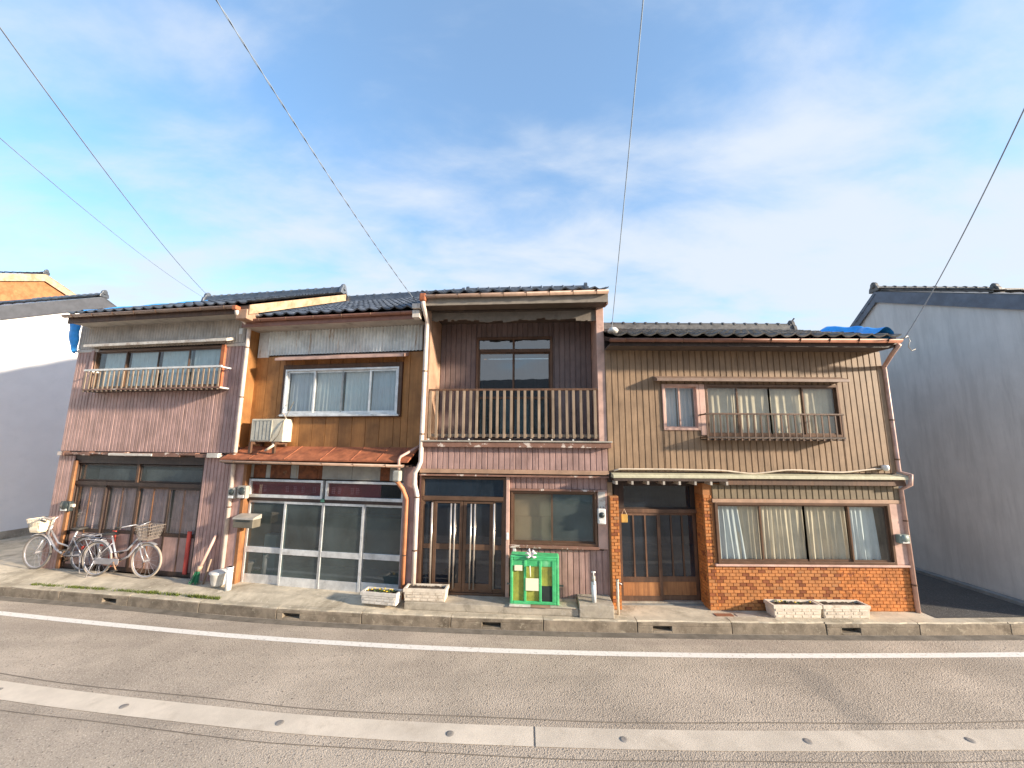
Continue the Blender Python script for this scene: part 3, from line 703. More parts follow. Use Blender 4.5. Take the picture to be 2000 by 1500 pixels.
for x, z0, z1 in ((2.02, .4, 1.22), (4.16, .36, 1.3)):
    MB().box(x - .05, x + .05, .02, .055, z0, z1).build('red_stile_strip', 'red_matte', h1, bevel=.01)  # red-coloured lower segments of the door stiles
box('door_sill', 'concrete', h1, .46, 4.42, -.05, .26, .2, .29, .01)
r1 = tiled_roof(h1, .30, 5.62, -.5, 6.52, 3.05, 8.17, 'tile', 6.6, (.28, 5.48), lift=0)
ridge_end(r1, 'tile', .25, 3.05, 8.27, 1.0, -1); ridge_end(r1, 'tile', 5.52, 3.05, 8.27, .9, 1)
sl1 = (8.17 - 6.52) / 3.55
MB().prism_x([(-.5, 6.50), (3.05, 8.15), (3.05, 7.93), (-.5, 6.27)], 5.605, 5.635).build('bargeboard', 'cream_barge', r1)
MB().prism_x([(-.46, 6.42), (3.05, 8.06), (3.05, 8.0), (-.46, 6.36)], 5.20, 5.604).build('verge_soffit', 'cream_barge', r1)
MB().box(.30, 5.6, -.47, -.002, 6.33, 6.36).build('soffit', 'soffit', r1)
MB().box(.29, 5.60, -.50, -.472, 6.30, 6.47).build('fascia', 'brown_wood', r1)
box('eave_cap', 'salmon_board', r1, 5.30, 5.60, -.53, -.2, 6.16, 6.40, .02)
gutter(h1, 'gutter_brown', .27, 5.38, -.575, 6.49, .062, 8, -.03)
pipe(h1, 'downpipe', 'pipe_white', [(5.34, -.56, 6.40), (5.34, -.54, 6.30), (5.27, -.10, 6.10), (5.245, -.07, 6.02), (5.245, -.07, .60)], .045, 10, [(5.245, -.07, z) for z in (5.6, 4.4, 3.1, 1.9)])
box('orange_side_board', 'orange_board', h1, 5.192, 5.212, .02, .36, 3.22, 6.28)
box('rain_head', 'rust_metal', h1, 5.28, 5.40, -.64, -.50, 6.36, 6.46, .02)
box('junction_box', 'plastic_white', h1, 4.95, 5.05, -.06, -.022, 5.95, 6.10, .008)
# tarps of house 1
tb = MB(); nn = 10; vs = []
for i in range(nn + 1):
    v = i / nn; z = 6.50 - v * .84
    wdt = .33 * max(0, 1 - v ** 2.2) ** .7 + .02
    for k in range(7):
        u = k / 6; vs.append((.03 - wdt * u + .04 * v, -.08 - .07 * sin(u * pi) + .012 * sin(v * 13 + u * 6), z - .03 * u))
tb.add(vs, [(i * 7 + k, i * 7 + k + 1, (i + 1) * 7 + k + 1, (i + 1) * 7 + k) for i in range(nn) for k in range(6)])
o = tb.build('tarp', 'tarp', None, True); o.location = h1.location; o.rotation_euler = h1.rotation_euler
sm = o.modifiers.new('thick', 'SOLIDIFY'); sm.thickness = .02
tag(o, 'blue tarp bag hanging under the left eave corner of the pink house', 'tarp', 'blue plastic tarps on the roofs')
tb = MB(); vs = []; nn = 26
for i in range(nn + 1):
    u = i / nn; y = -.30 + u * 3.3
    for k in range(7):
        v = k / 6; vs.append((.27 + v * .20, y, 6.52 + sl1 * (y + .5) + .075 + .035 * sin(v * pi) + .015 * sin(u * 23 + v * 5) + (-.18 if k == 0 else 0)))
tb.add(vs, [(i * 7 + k, (i + 1) * 7 + k, (i + 1) * 7 + k + 1, i * 7 + k + 1) for i in range(nn) for k in range(6)])
o = tb.build('tarp', 'tarp', None, True); o.location = h1.location; o.rotation_euler = h1.rotation_euler
tag(o, 'pale blue tarp strip lying along the left roof edge of the pink house', 'tarp', 'blue plastic tarps on the roofs')

# ================================================================== HOUSE 2 : orange boards over the shop front
h2 = empty('terraced_house', (-6.428, 9.096, 0), Y1)
tag(h2, 'narrow shop house with orange brown boards, rusty canopy and four aluminium glass doors', 'house', 'old two storey houses in the terraced row')
W2 = 4.50
sl2 = (7.90 - 6.27) / 3.45
zr2 = lambda y: 6.27 + sl2 * ((y + .25) if y < 3.2 else (6.65 - y)) - .13
shell(h2, W2, 6, .2, 3.2, None, 'orange_board', -.25, zr2, .3, 3.15)
hol2 = [(.86, 3.94, 3.94, 5.20)]
w2 = wall_holes(.1, W2 - .1, 3.05, 6.2, .30, .38, hol2).build('wall', 'dark_wood', h2)
siding(w2, .02, 4.44, 3.2, 5.44, .296, .34, 'orange_board', hol2, .016, .006, 'wall_board')
corrugated('corrugated_sheet', 'white_corrugated', w2, .36, 4.40, 5.46, 6.06, .262, .085, .027)
box('plain_sheet', 'white_corrugated', w2, .05, .36, .262, .296, 5.42, 6.06)
box('soffit', 'soffit', w2, .02, 4.46, -.22, .26, 6.06, 6.09)
MB().box(.02, 4.46, -.25, -.222, 6.05, 6.22).build('fascia', 'gutter_red', w2)
wn = frame_mb(.86, 3.94, 3.94, 5.20, .22, .36, .075, .06, .11).build('window_surround', 'brown_wood', h2, bevel=.005)
wn = window(h2, .935, 3.865, 4.0, 5.09, .235, [1.70, 2.42, 3.145], 'aluminium', G_clear, .045, .04)
for i, (a, c, mm_) in enumerate([(1.0, 1.7, 'curtain_lace'), (1.72, 2.40, 'curtain_white'), (2.46, 3.1, 'curtain_white'), (3.17, 3.82, 'curtain_lace')]):
    curtain(wn, mm_, a, c, 4.02, 5.06, .345, .12, .025, 0, 40 + i)
box('sill', 'aluminium', wn, .90, 3.92, .16, .24, 3.955, 4.0, .006)
MB().prism_x([(-.02, 5.27), (-.02, 5.33), (.28, 5.44), (.28, 5.34), (.0, 5.27)], .80, 4.06).build('window_hood', 'pipe_pink', h2, bevel=.006)
r2 = tiled_roof(h2, .02, 4.52, -.25, 6.27, 3.2, 7.90, 'tile_wet_glint', 6.6, (.2, 4.42))
ridge_end(r2, 'tile_wet_glint', 4.40, 3.2, 7.98, .75, 1)
gutter(h2, 'gutter_red', .22, 4.46, -.30, 6.215, .058, 6, -.02)
# rusty canopy over the shop front
cn = MB().hexa([(-.12, -.26, 2.955), (4.40, -.26, 2.955), (4.40, .29, 3.235), (-.12, .29, 3.235)], [(-.12, -.26, 2.985), (4.40, -.26, 2.985), (4.40, .29, 3.265), (-.12, .29, 3.265)]).build('canopy', 'rust_metal', h2)
for x in (.62, 1.5, 2.38, 3.1, 3.7, 4.15):
    MB().hexa([(x - .012, -.262, 2.986), (x + .012, -.262, 2.986), (x + .012, .285, 3.262), (x - .012, .285, 3.262)], [(x - .006, -.262, 2.995), (x + .006, -.262, 2.995), (x + .006, .285, 3.272), (x - .006, .285, 3.272)]).build('canopy_seam', 'rust_metal', cn)
gutter(h2, 'gutter_brown', -.06, 4.32, -.29, 2.945, .055, 6, -.03)
box('canopy_soffit', 'dark_wood', h2, -.05, 4.35, -.22, .28, 2.86, 2.89)
lw = wall_holes(.1, W2 - .02, .2, 2.90, .12, .22, [(.38, 4.20, .2, 2.54)]).build('shop_wall', 'dark_wood', h2)
xs = [.34, .46, .78, .90, 1.42, 1.62, 2.10, 2.22, 2.95, 3.62, 3.84, 4.17]
ms = ['grey_panel', 'rust_patch', 'grey_panel', 'rust_patch', 'grey_panel', 'rust_patch', 'rust_patch', 'grey_panel', 'grey_panel', 'rust_patch', 'grey_panel']
for i in range(len(ms)): box('fascia_panel', ms[i], lw, xs[i] + .003, xs[i + 1] - .003, .085 - .004 * (i % 2), .118, 2.545, 2.85)
for a, c in ((.40, 2.285), (2.355, 4.20)):
    tw = frame_mb(a, c, 2.115, 2.52, .04, .13, .05, .065, .05).build('transom_window', 'aluminium', h2, bevel=.004)
    pane(tw, G_clear, a + .05, c - .05, 2.18, 2.47, .085)
    if a < 1: box('maroon_film', 'maroon', tw, a + .05, c - .05, .095, .10, 2.18, 2.47)
    else: box('maroon_film', 'maroon', tw, a + .05, c - .55, .095, .10, 2.18, 2.47)
    rr = random.Random(3 + int(a))
    for gx in ([.25, .35, .92, 1.12, 1.32, 1.6] if a < 1 else [.12, .27, .58, .70]):     # the faded characters: a few thin strokes each
        b = MB()
        for q in range(4): z = 2.245 + q * .038; b.box(a + gx, a + gx + rr.uniform(.07, .10), .0925, .0945, z, z + .011)
        for q in range(2): x = a + gx + .025 + q * rr.uniform(.03, .045); b.box(x, x + .011, .0915, .0924, 2.24, 2.375)
        b.build('faded_lettering', 'faint_print', tw)
box('transom_bar', 'dark_wood', h2, .38, 4.2, .05, .2, 2.045, 2.115)
box('green_tag', M('green_tag', (.12, .3, .2), .5), h2, 2.27, 2.35, .03, .05, 2.06, 2.13)
dx = [.40, 1.375, 2.325, 3.285, 4.20]
for i in range(4):
    a, c = dx[i] - (.02 if i else 0), dx[i + 1] + (.02 if i < 3 else 0); y = .055 if i in (1, 2) else .10
    dr = frame_mb(a, c, .27, 2.04, y, y + .038, .048, .001, .05).build('glass_door', 'aluminium', h2, bevel=.004)
    box('mid_rail', 'aluminium', dr, a + .048, c - .048, y + .002, y + .036, .915, 1.035, .004)
    box('bottom_panel', 'aluminium', dr, a + .048, c - .048, y + .006, y + .032, .272, .455)
    pane(dr, G_dark, a + .048, c - .048, 1.035, 1.99, y + .018); pane(dr, G_dark, a + .048, c - .048, .455, .915, y + .018)
box('door_track', 'concrete', h2, .34, 4.24, .02, .24, .2, .272, .008)
box('shop_counter', 'curtain_lace', h2, .55, .86, .5, .7, .3, 1.2)
box('shop_shelf', 'olive_siding', h2, 1.5, 4.0, 1.4, 1.8, .3, 1.5)
box('corner_post', 'pink_siding', h2, .06, .30, -.03, .12, .22, 2.86, .008)
box('corner_post', 'orange_wood', h2, .30, .385, -.04, .12, .22, 2.86, .008)
box('corner_post', 'mauve_siding', h2, 4.21, 4.48, -.02, .12, .22, 2.86, .008)
pipe(h2, 'drain_pipe', 'pipe_orange', [(4.33, -.07, .27), (4.33, -.07, 2.12), (4.33, -.07, 2.2), (4.27, -.16, 2.42), (4.18, -.28, 2.6)], .043, 10, [(4.33, -.07, 1.1)])
box('rain_head', 'ac_grille', h2, 4.12, 4.28, -.36, -.22, 2.58, 2.80, .03)
pipe(h2, 'canopy_pipe', 'pipe_pink', [(4.50, .1, 3.30), (4.22, -.22, 3.08), (4.20, -.25, 3.02), (4.22, -.28, 2.82)], .03, 8)

# ================================================================== HOUSE 3 : balcony house
Y3 = radians(-4.5)
h3 = empty('terraced_house', (-1.969, 8.310, 0), Y3)
tag(h3, 'middle house with an open balcony behind wooden balusters above a double door', 'house', 'old two storey houses in the terraced row')
W3 = 3.95; sl3 = (7.62 - 6.50) / 2.95
zr3 = lambda y: 6.50 + sl3 * ((y + .45) if y < 2.5 else (5.45 - y)) - .13
shell(h3, W3, 5.5, .2, 2.5, None, 'mauve_siding', -.45, zr3, .9, 3.3)
for xa, xb in ((.0, .1), (W3 - .1, W3)): MB().prism_x([(.121, .2), (.121, 3.3), (.9, 3.3), (.9, .2)], xa, xb).build('side_wall', 'mauve_siding', h3)
# cheek walls of the balcony
for xa, xb, nm in ((.0, .15, 'salmon_board'), (3.79, 3.95, 'pipe_pink')):
    MB().prism_x([(0, 3.35), (0, zr3(0)), (.899, zr3(.9)), (.899, 3.35)], xa, xb).build('balcony_pillar', nm, h3, bevel=.006)
hol3 = [(1.04, 2.87, 3.48, 5.91)]
w3 = wall_holes(.1, W3 - .1, 3.3, 6.6, .90, .98, hol3).build('balcony_wall', 'dark_wood', h3)
siding(w3, .155, 3.785, 3.36, 6.3, .896, .125, 'purple_siding', hol3)
wf = frame_mb(1.04, 2.87, 3.40, 5.91, .84, .97, .06).build('balcony_window', 'brown_wood', h3, bevel=.005)
box('cross_bar', 'brown_wood', wf, 1.10, 2.81, .85, .96, 5.53, 5.61)
box('mullion', 'brown_wood', wf, 1.915, 1.965, .86, .95, 5.61, 5.85)
for a, c in ((1.10, 1.95), (1.93, 2.81)):
    y = .875 if a < 1.5 else .91
    frame_mb(a, c, 3.46, 5.53, y, y + .03, .035).build('sash', 'brown_wood', wf)
    box('sash_bar', 'brown_wood', wf, a + .035, c - .035, y, y + .03, 4.40, 4.46)
    pane(wf, G_mirror, a + .035, c - .035, 4.46, 5.495, y + .012); pane(wf, G_dark, a + .035, c - .035, 3.495, 4.40, y + .012)
for a, c in ((1.10, 1.915), (1.965, 2.81)): pane(wf, G_mirror, a, c, 5.61, 5.85, .90)
curtain(wf, 'curtain_lace', 1.6, 2.3, 3.46, 4.5, 1.15, .12, .03, 0, 9)
# balcony floor, ledge and ceiling
box('balcony_floor', 'dark_wood', h3, .152, 3.788, .0, .90, 3.30, 3.40)
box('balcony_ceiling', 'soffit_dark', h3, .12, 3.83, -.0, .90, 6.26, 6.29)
b = MB(); xx = .155; zt = 6.255
while xx < 3.78:
    s = min(R.uniform(.05, .14), 3.785 - xx); b.box(xx, xx + s, .03, .055, 6.06 + .03 * sin(xx * 3) + R.uniform(-.03, .03), zt); xx += s
b.build('header_board', M('header_paint', (.21, .18, .15), .75, dirt=(.12, .1, .085)), h3)
lg = MB().box(.06, 4.03, -.16, .0, 3.395, 3.425).build('ledge', 'plastic_grey', h3, bevel=.004)
box('ledge_face', 'peeling', lg, .08, 4.01, -.135, -.004, 3.285, 3.393, .006)
for i in range(8): box('ledge_bolt', 'plastic_white', lg, .22 + i * .43, .25 + i * .43, -.165, -.14, 3.43, 3.455)
rl = empty('balcony_railing'); rl.parent = h3
box('top_rail', 'brown_wood', rl, .10, 3.80, .005, .065, 4.485, 4.53, .006)
box('bottom_rail', 'cream_wood', rl, .15, 3.79, .015, .06, 3.50, 3.56, .005)
for i in range(25):
    x = .20 + i * (3.72 - .20) / 24 + R.uniform(-.006, .006)
    MB().box(x - .027, x + .027, -.006, .014, 3.475, 4.485).build('baluster', 'cream_wood', rl, bevel=.003)
# fascia between the floors
fs_ = box('fascia_wall', 'dark_wood', h3, .04, 3.96, -.0, .12, 2.72, 3.29)
siding(fs_, .05, 3.95, 2.83, 3.282, -.004, .118, 'mauve_siding')
box('fascia_trim', 'salmon_board', fs_, .04, 3.96, -.045, -.002, 2.745, 2.828, .006)
box('underside_strip', 'peeling', fs_, .04, 3.96, -.03, .10, 2.685, 2.719)
# ground floor
w3l = wall_holes(.02, 3.93, .2, 2.70, .13, .20, [(.08, 1.84, .2, 2.64), (1.96, 3.72, 1.33, 2.39)]).build('wall', 'dark_wood', h3)
siding(w3l, 1.95, 3.92, .32, 1.25, .126, .118, 'mauve_siding')
siding(w3l, 1.93, 3.92, 2.44, 2.68, .126, .118, 'mauve_siding')
box('window_post', 'pipe_pink', w3l, 3.735, 3.93, .09, .128, 1.28, 2.43, .006)
MB().prism_y([(3.75, 2.02), (3.75, 2.40), (3.89, 2.40), (3.89, 2.05), (3.85, 2.12), (3.82, 2.05), (3.79, 2.12)], .080, .088).build('torn_poster', 'white_trim', w3l)
df = frame_mb(.06, 1.86, .33, 2.66, .06, .19, .055, .05, .05).build('door_frame', 'brown_alu', h3, bevel=.004)
box('lintel', 'brown_alu', df, .115, 1.805, .05, .18, 2.18, 2.26, .004)
pane(df, G_navy, .115, 1.805, 2.26, 2.61, .12)
box('door_post', 'pipe_pink', h3, 1.865, 1.935, .04, .13, .33, 2.70, .008)
for a, c in ((.115, .335), (1.60, 1.805)):
    sd = frame_mb(a, c, .385, 2.18, .085, .125, .03, .08, .03).build('sidelight', 'brown_alu', h3)
    box('rail', 'brown_alu', sd, a + .03, c - .03, .088, .122, 1.21, 1.30)
    pane(sd, G_navy, a + .03, c - .03, 1.30, 2.15, .104); pane(sd, G_navy, a + .03, c - .03, .465, 1.21, .104)
    xm = a + .20 if a < 1 else a + .02
    MB().tube([(xm, .05, .47), (xm, .05, 2.13)], .022, 8).build('grab_bar', 'steel', sd, True)
for a, c, hx in ((.345, .962, (.72, .80)), (.972, 1.59, (1.14, 1.22))):
    dr = frame_mb(a, c, .385, 2.17, .08, .12, .065, .17, .05).build('entrance_door', 'brown_alu', h3, bevel=.004)
    box('mid_rail', 'brown_alu', dr, a + .065, c - .065, .083, .117, 1.20, 1.31)
    pane(dr, G_navy, a + .065, c - .065, 1.31, 2.12, .10); pane(dr, G_navy, a + .065, c - .065, .555, 1.20, .10)
    for hx_ in hx: MB().tube([(hx_, .035, .46), (hx_, .035, 2.12)], .019, 8).tube([(hx_, .035, .5), (hx_, .09, .5)], .012, 6).tube([(hx_, .035, 2.08), (hx_, .09, 2.08)], .012, 6).build('handle', 'steel', dr, True)
wn = window(h3, 1.96, 3.72, 1.33, 2.40, .12, [2.81], 'brown_alu', G_clear, .045, .03, glasses=[glass('glass_frosted', (.85, .8, .7), .85, rough=.2), G_dark])
box('blind', 'blind', wn, 2.0, 2.80, .25, .26, 1.36, 1.86); box('blind', 'blind', wn, 2.0, 2.80, .262, .272, 1.862, 2.36)
box('window_head', 'peeling', wn, 1.94, 3.74, .05, .09, 2.40, 2.44, .004)
box('window_sill', 'peeling', wn, 1.94, 3.74, .04, .09, 1.275, 1.33, .004)
box('grey_board', 'interior', h3, 2.85, 3.66, .42, .44, 1.36, 2.36)
# raised concrete step
st = MB().box(-.05, 3.28, -.37, .12, .2, .335).build('door_step', 'concrete', h3, bevel=.012)
box('step_block', 'concrete', st, 3.284, 3.92, -.41, .12, .2, .425, .012)
box('step_slab', 'white_trim', st, 1.98, 2.38, -.40, -.1, .338, .362, .006); box('step_slab', 'salmon_board', st, 2.385, 2.74, -.40, -.1, .338, .359, .006); box('step_slab', 'concrete', st, 2.745, 3.25, -.39, -.1, .338, .36, .006)
r3 = tiled_roof(h3, .06, 3.99, -.45, 6.50, 2.5, 7.62, 'tile', 5.45, (.50, 3.88))
ridge_end(r3, 'tile', .46, 2.5, 7.70, .8, -1); ridge_end(r3, 'tile', 3.88, 2.5, 7.72, .85, 1)
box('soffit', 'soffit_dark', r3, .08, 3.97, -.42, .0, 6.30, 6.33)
box('fascia', M('fascia_drab', (.26, .225, .185), .7, dirt=(.15, .125, .1)), r3, .06, 3.98, -.45, -.422, 6.26, 6.45)
gutter(h3, 'gutter_brown', .16, 3.98, -.515, 6.455, .062, 8, .02)
box('rain_head', 'rust_metal', h3, .04, .18, -.58, -.44, 6.33, 6.50, .03)
MB().prism_x([(-.44, 6.46), (-.0, 6.62), (-.0, 6.30), (-.42, 6.22)], 3.955, 3.985).build('bargeboard', 'peeling', r3)
box('eave_flashing', 'grey_corrugated', h3, -.16, .02, -.42, -.2, 6.22, 6.33, .006); box('eave_flashing', 'grey_corrugated', h3, -.16, -.0, -.38, -.2, 6.03, 6.19, .006)
pipe(h3, 'downpipe', 'pipe_white', [(.11, -.51, 6.36), (.11, -.49, 6.26), (.10, -.13, 6.03), (.09, -.10, 5.95), (.075, -.10, 2.98), (.03, -.10, 2.86), (-.035, -.10, 2.75), (-.04, -.10, 2.52), (-.0, -.07, 2.36), (.015, -.06, 2.28), (.015, -.06, .34)], .048, 10, [(.085, -.10, 4.9), (.08, -.10, 3.55), (.015, -.06, 2.25), (.015, -.06, 1.2)])

# ================================================================== HOUSE 4 : tan siding and orange brick
h4 = empty('terraced_house', (1.970, 8.0, 0), 0)
tag(h4, 'rightmost house of the row, tan ribbed siding above orange brick and a dark porch', 'house', 'old two storey houses in the terraced row')
W4 = 5.87; sl4 = (6.42 - 5.50) / 2.75
zr4 = lambda y: 5.50 + sl4 * ((y + .55) if y < 2.2 else (4.95 - y)) - .13
shell(h4, W4, 5, .2, 2.2, None, 'tan_siding', -.55, zr4, .1, 2.75)
hol4 = [(1.17, 1.93, 3.66, 4.62), (2.06, 4.86, 3.54, 4.62)]
w4 = wall_holes(.0, W4, 2.60, zr4(0), .0, .10, hol4).build('wall', 'dark_wood', h4)
siding(w4, .0, W4, 2.82, 5.34, -.004, .128, 'tan_siding', [(1.17, 4.86, 3.66, 4.62), (2.06, 4.86, 3.54, 3.66)])
box('window_post', 'pipe_pink', w4, 1.935, 2.055, -.05, -.002, 3.56, 4.62, .006)
wn = window(h4, 1.17, 1.93, 3.66, 4.62, -.02, [1.535], 'pipe_pink', G_clear, .05, .028)
curtain(wn, 'curtain_lace', 1.24, 1.52, 3.7, 4.58, .15, .09, .02, 0, 61); curtain(wn, 'curtain_lace', 1.56, 1.86, 3.7, 4.58, .17, .09, .025, 0, 62)
wn = window(h4, 2.06, 4.86, 3.54, 4.62, -.02, [2.75, 3.44, 4.13], 'brown_alu', G_clear, .05, .028)
for i, (a, c) in enumerate([(2.10, 2.78), (2.72, 3.46), (3.42, 4.16), (4.10, 4.82)]):
    curtain(wn, 'curtain_beige', a, c, 3.58, 4.58, .10, .17, .03, 0, 70 + i)
MB().prism_x([(-.24, 4.655), (-.24, 4.715), (-.0, 4.80), (.0, 4.70), (-.22, 4.655)], 1.0, 4.95).build('window_hood', 'gutter_brown', h4, bevel=.006)
gd4 = empty('window_guard'); gd4.parent = h4
box('top_rail', 'brown_wood', gd4, 1.90, 4.68, -.325, -.29, 3.965, 4.0, .005)
box('bottom_rail', 'dark_wood', gd4, 1.92, 4.66, -.32, -.29, 3.50, 3.53)
for i in range(21):
    x = 1.93 + i * (4.64 - 1.93) / 20
    MB().box(x - .013, x + .013, -.314, -.298, 3.455, 3.965).build('slat', 'brown_wood', gd4)
for x in (1.93, 4.64):
    for z in (3.965, 3.502): MB().box(x - .02, x + .02, -.29, -.03, z, z + .025).build('guard_arm', 'brown_wood', gd4)
MB().box(1.93, 4.64, -.29, -.03, 3.465, 3.49).build('guard_floor', 'dark_wood', gd4)
# cornice strip between the floors, porch rafters, cable
cr = MB().prism_x([(-.21, 2.705), (-.21, 2.755), (-.19, 2.77), (-.006, 2.795), (-.006, 2.705)], .05, 5.92).build('cornice', 'cornice', h4, bevel=.006)
box('cornice_beam', 'brown_wood', cr, 2.28, 5.89, -.15, -.004, 2.58, 2.70, .006)
box('porch_soffit', 'dark_wood', cr, .05, 2.28, -.26, .36, 2.655, 2.70)
for i in range(8):
    x = .10 + i * 2.17 / 7
    MB().hexa([(x - .02, -.255, 2.585), (x + .02, -.255, 2.585), (x + .02, .3, 2.585), (x - .02, .3, 2.585)], [(x - .02, -.255, 2.654), (x + .02, -.255, 2.654), (x + .02, .3, 2.654), (x - .02, .3, 2.654)]).build('rafter_end', 'soffit' , cr)
# lower wall
w4l = wall_holes(1.90, W4, .2, 2.60, .0, .09, [(2.10, 5.60, 1.06, 2.23)]).build('lower_wall', 'mortar', h4)
siding(w4l, 2.08, W4, 2.30, 2.578, -.004, .128, 'olive_siding')
box('window_head', 'salmon_board', w4l, 2.06, W4, -.045, -.002, 2.225, 2.295, .006)
box('window_sill', 'pipe_pink', w4l, 2.04, W4 - .02, -.06, -.002, 1.022, 1.062, .006)
box('window_post', 'pipe_pink', w4l, 5.605, W4, -.03, -.002, 1.065, 2.222, .006)
wn = window(h4, 2.10, 5.60, 1.062, 2.23, -.02, [3.02, 3.92, 4.80], 'brown_alu', G_clear, .05, .03)
for i, (a, c, mm_, fl) in enumerate([(2.20, 2.62, 'curtain_white', .12), (2.56, 3.06, 'curtain_beige', .02), (3.02, 3.95, 'curtain_beige', 0), (3.90, 4.82, 'curtain_beige', 0), (4.86, 5.22, 'curtain_white', .0), (5.22, 5.40, 'curtain_white', .06)]):
    curtain(wn, mm_, a, c, 1.12, 2.20, .10 + .02 * (i % 2), .11, .03, fl, 80 + i)
# brick facing: single bricks on a mortar bed
bme = {}
def brick_mesh(dark, wb):
    k = (dark, round(wb, 3))
    if k not in bme:
        bq = MB(); a, h_, d = wb, .054, .012; e = .003
        bq.hexa([(0, 0, 0), (0, 0, h_), (a, 0, h_), (a, 0, 0)], [(e, -d, e), (e, -d, h_ - e), (a - e, -d, h_ - e), (a - e, -d, e)])
        me = bq.mesh('brick'); me.materials.append(mt['brick_dark' if dark else 'brick_orange']); fix_normals(me); bme[k] = me
    return bme[k]
all_bricks = []
def brick_field(x0, x1, z0, z1, y, side=None, bw=.128, bh=.0615):
    rows = int((z1 - z0) / bh); rr = random.Random(int(x0 * 77 + z1 * 10))
    for j in range(rows):
        x = x0 - (bw / 2 if j % 2 else 0)
        while x < x1 - .02:
            a, c = max(x, x0), min(x + bw - .008, x1)
            if c - a > .03: all_bricks.append((a, c - a, z0 + j * bh, y, side, rr.random() < .2))
            x += bw
brick_field(2.06, W4 - .02, .215, 1.02, -.002)
brick_field(1.90, 2.06, .215, 2.42, -.002)
brick_field(.02, .19, .215, 2.32, -.002)
box('porch_pier', 'mortar', h4, .02, .19, .0, .34, .2, 2.33)
MB().box(1.90, 1.995, .091, .36, .2, 2.58).build('porch_pier', 'mortar', h4)
brick_field(.01, .34, .215, 2.42, 1.899, 'left')
all_bricks.sort(key=lambda q: (q[4] is not None, -q[1] * 1.0 + q[0] * .01))
rest = MB()
for i, (x, wb, z, y, side, dk) in enumerate(all_bricks):
    if i < 300:
        o = put('brick', brick_mesh(dk, wb), None, w4l)
        if side: o.location = (y, .34 - x, z); o.rotation_euler = (0, 0, -pi / 2)
        else: o.location = (x, y, z)
    else:
        if side: rest.hexa([(y, .34 - x - wb, z), (y, .34 - x - wb, z + .054), (y, .34 - x, z + .054), (y, .34 - x, z)], [(y - .01, .342 - x - wb, z + .003), (y - .01, .342 - x - wb, z + .051), (y - .01, .338 - x, z + .051), (y - .01, .338 - x, z + .003)])
        else: rest.hexa([(x, y, z), (x, y, z + .054), (x + wb, y, z + .054), (x + wb, y, z)], [(x + .003, y - .012, z + .003), (x + .003, y - .012, z + .051), (x + wb - .003, y - .012, z + .051), (x + wb - .003, y - .012, z + .003)])
if rest.f:
    o = rest.build('pier_bricks', M('brick_mixed', (.50, .18, .05), .45, var=.3, scale=7, dirt=(.26, .08, .03), dirt_amt=(.56, .62), dirt_scale=6), w4l); o['kind'] = 'stuff'
# porch with the sliding lattice doors
pb = wall_holes(.19, 1.90, .2, 2.66, .36, .42, [(.26, 1.88, .2, 2.0), (.40, 1.8, 2.06, 2.5)]).build('porch_wall', 'dark_wood', h4)
pane(pb, G_navy, .40, 1.8, 2.06, 2.5, .39)
box('porch_lintel', 'brown_wood', h4, .20, 1.895, .29, .36, 1.955, 2.035, .008)
dxs = [.26, 1.10, 1.88]
for i in range(2):
    a, c = dxs[i] - .02 * i, dxs[i + 1] + .02 * (1 - i); y = .31 + .04 * i
    dr = frame_mb(a, c, .24, 1.955, y, y + .034, .06, .10, .05).build('lattice_door', 'brown_wood', h4)
    box('rail', 'brown_wood', dr, a + .06, c - .06, y + .002, y + .032, .60, .70)
    box('kick_panel', 'orange_wood', dr, a + .06, c - .06, y + .012, y + .026, .34, .60)
    pane(dr, G_navy, a + .06, c - .06, .70, 1.905, y + .018)
    for k in (1, 2): x = a + .06 + (c - a - .12) * k / 3; box('muntin', 'brown_wood', dr, x - .016, x + .016, y + .001, y + .012, .70, 1.905)
box('porch_sill', 'concrete', h4, .19, 1.90, .26, .44, .2, .245, .006)
r4 = tiled_roof(h4, -.02, 5.78, -.55, 5.50, 2.2, 6.42, 'tile_dull', 4.95, (.2, 5.66))
ridge_end(r4, 'tile_dull', 5.70, 2.2, 6.52, .9, 1)
MB().tube([(5.72, 2.2, 6.72), (5.79, 2.18, 6.82)], .02, 6).build('ridge_finial', 'tile_dull', r4)
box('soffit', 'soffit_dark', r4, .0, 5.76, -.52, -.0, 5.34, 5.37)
box('fascia', 'dark_wood', r4, -.02, 5.77, -.55, -.522, 5.31, 5.44)
gutter(h4, 'gutter_red', -.04, 5.72, -.615, 5.43, .062, 10, .02)
pipe(h4, 'downpipe', 'pipe_pink', [(5.70, -.60, 5.36), (5.74, -.40, 5.22), (5.88, -.05, 5.02), (5.90, -.03, 4.95), (5.90, -.03, 2.86), (5.94, -.22, 2.80), (5.93, -.2, 2.62), (5.885, -.035, 2.5), (5.885, -.035, .2)], .04, 10, [(5.9, -.03, 3.9), (5.9, -.03, 3.1), (5.885, -.035, 1.9), (5.885, -.035, .7)])
MB().tube([(5.80, -.5, 5.40), (5.86, -.1, 5.02)], .02, 6).build('eave_strut', 'dark_wood', h4)
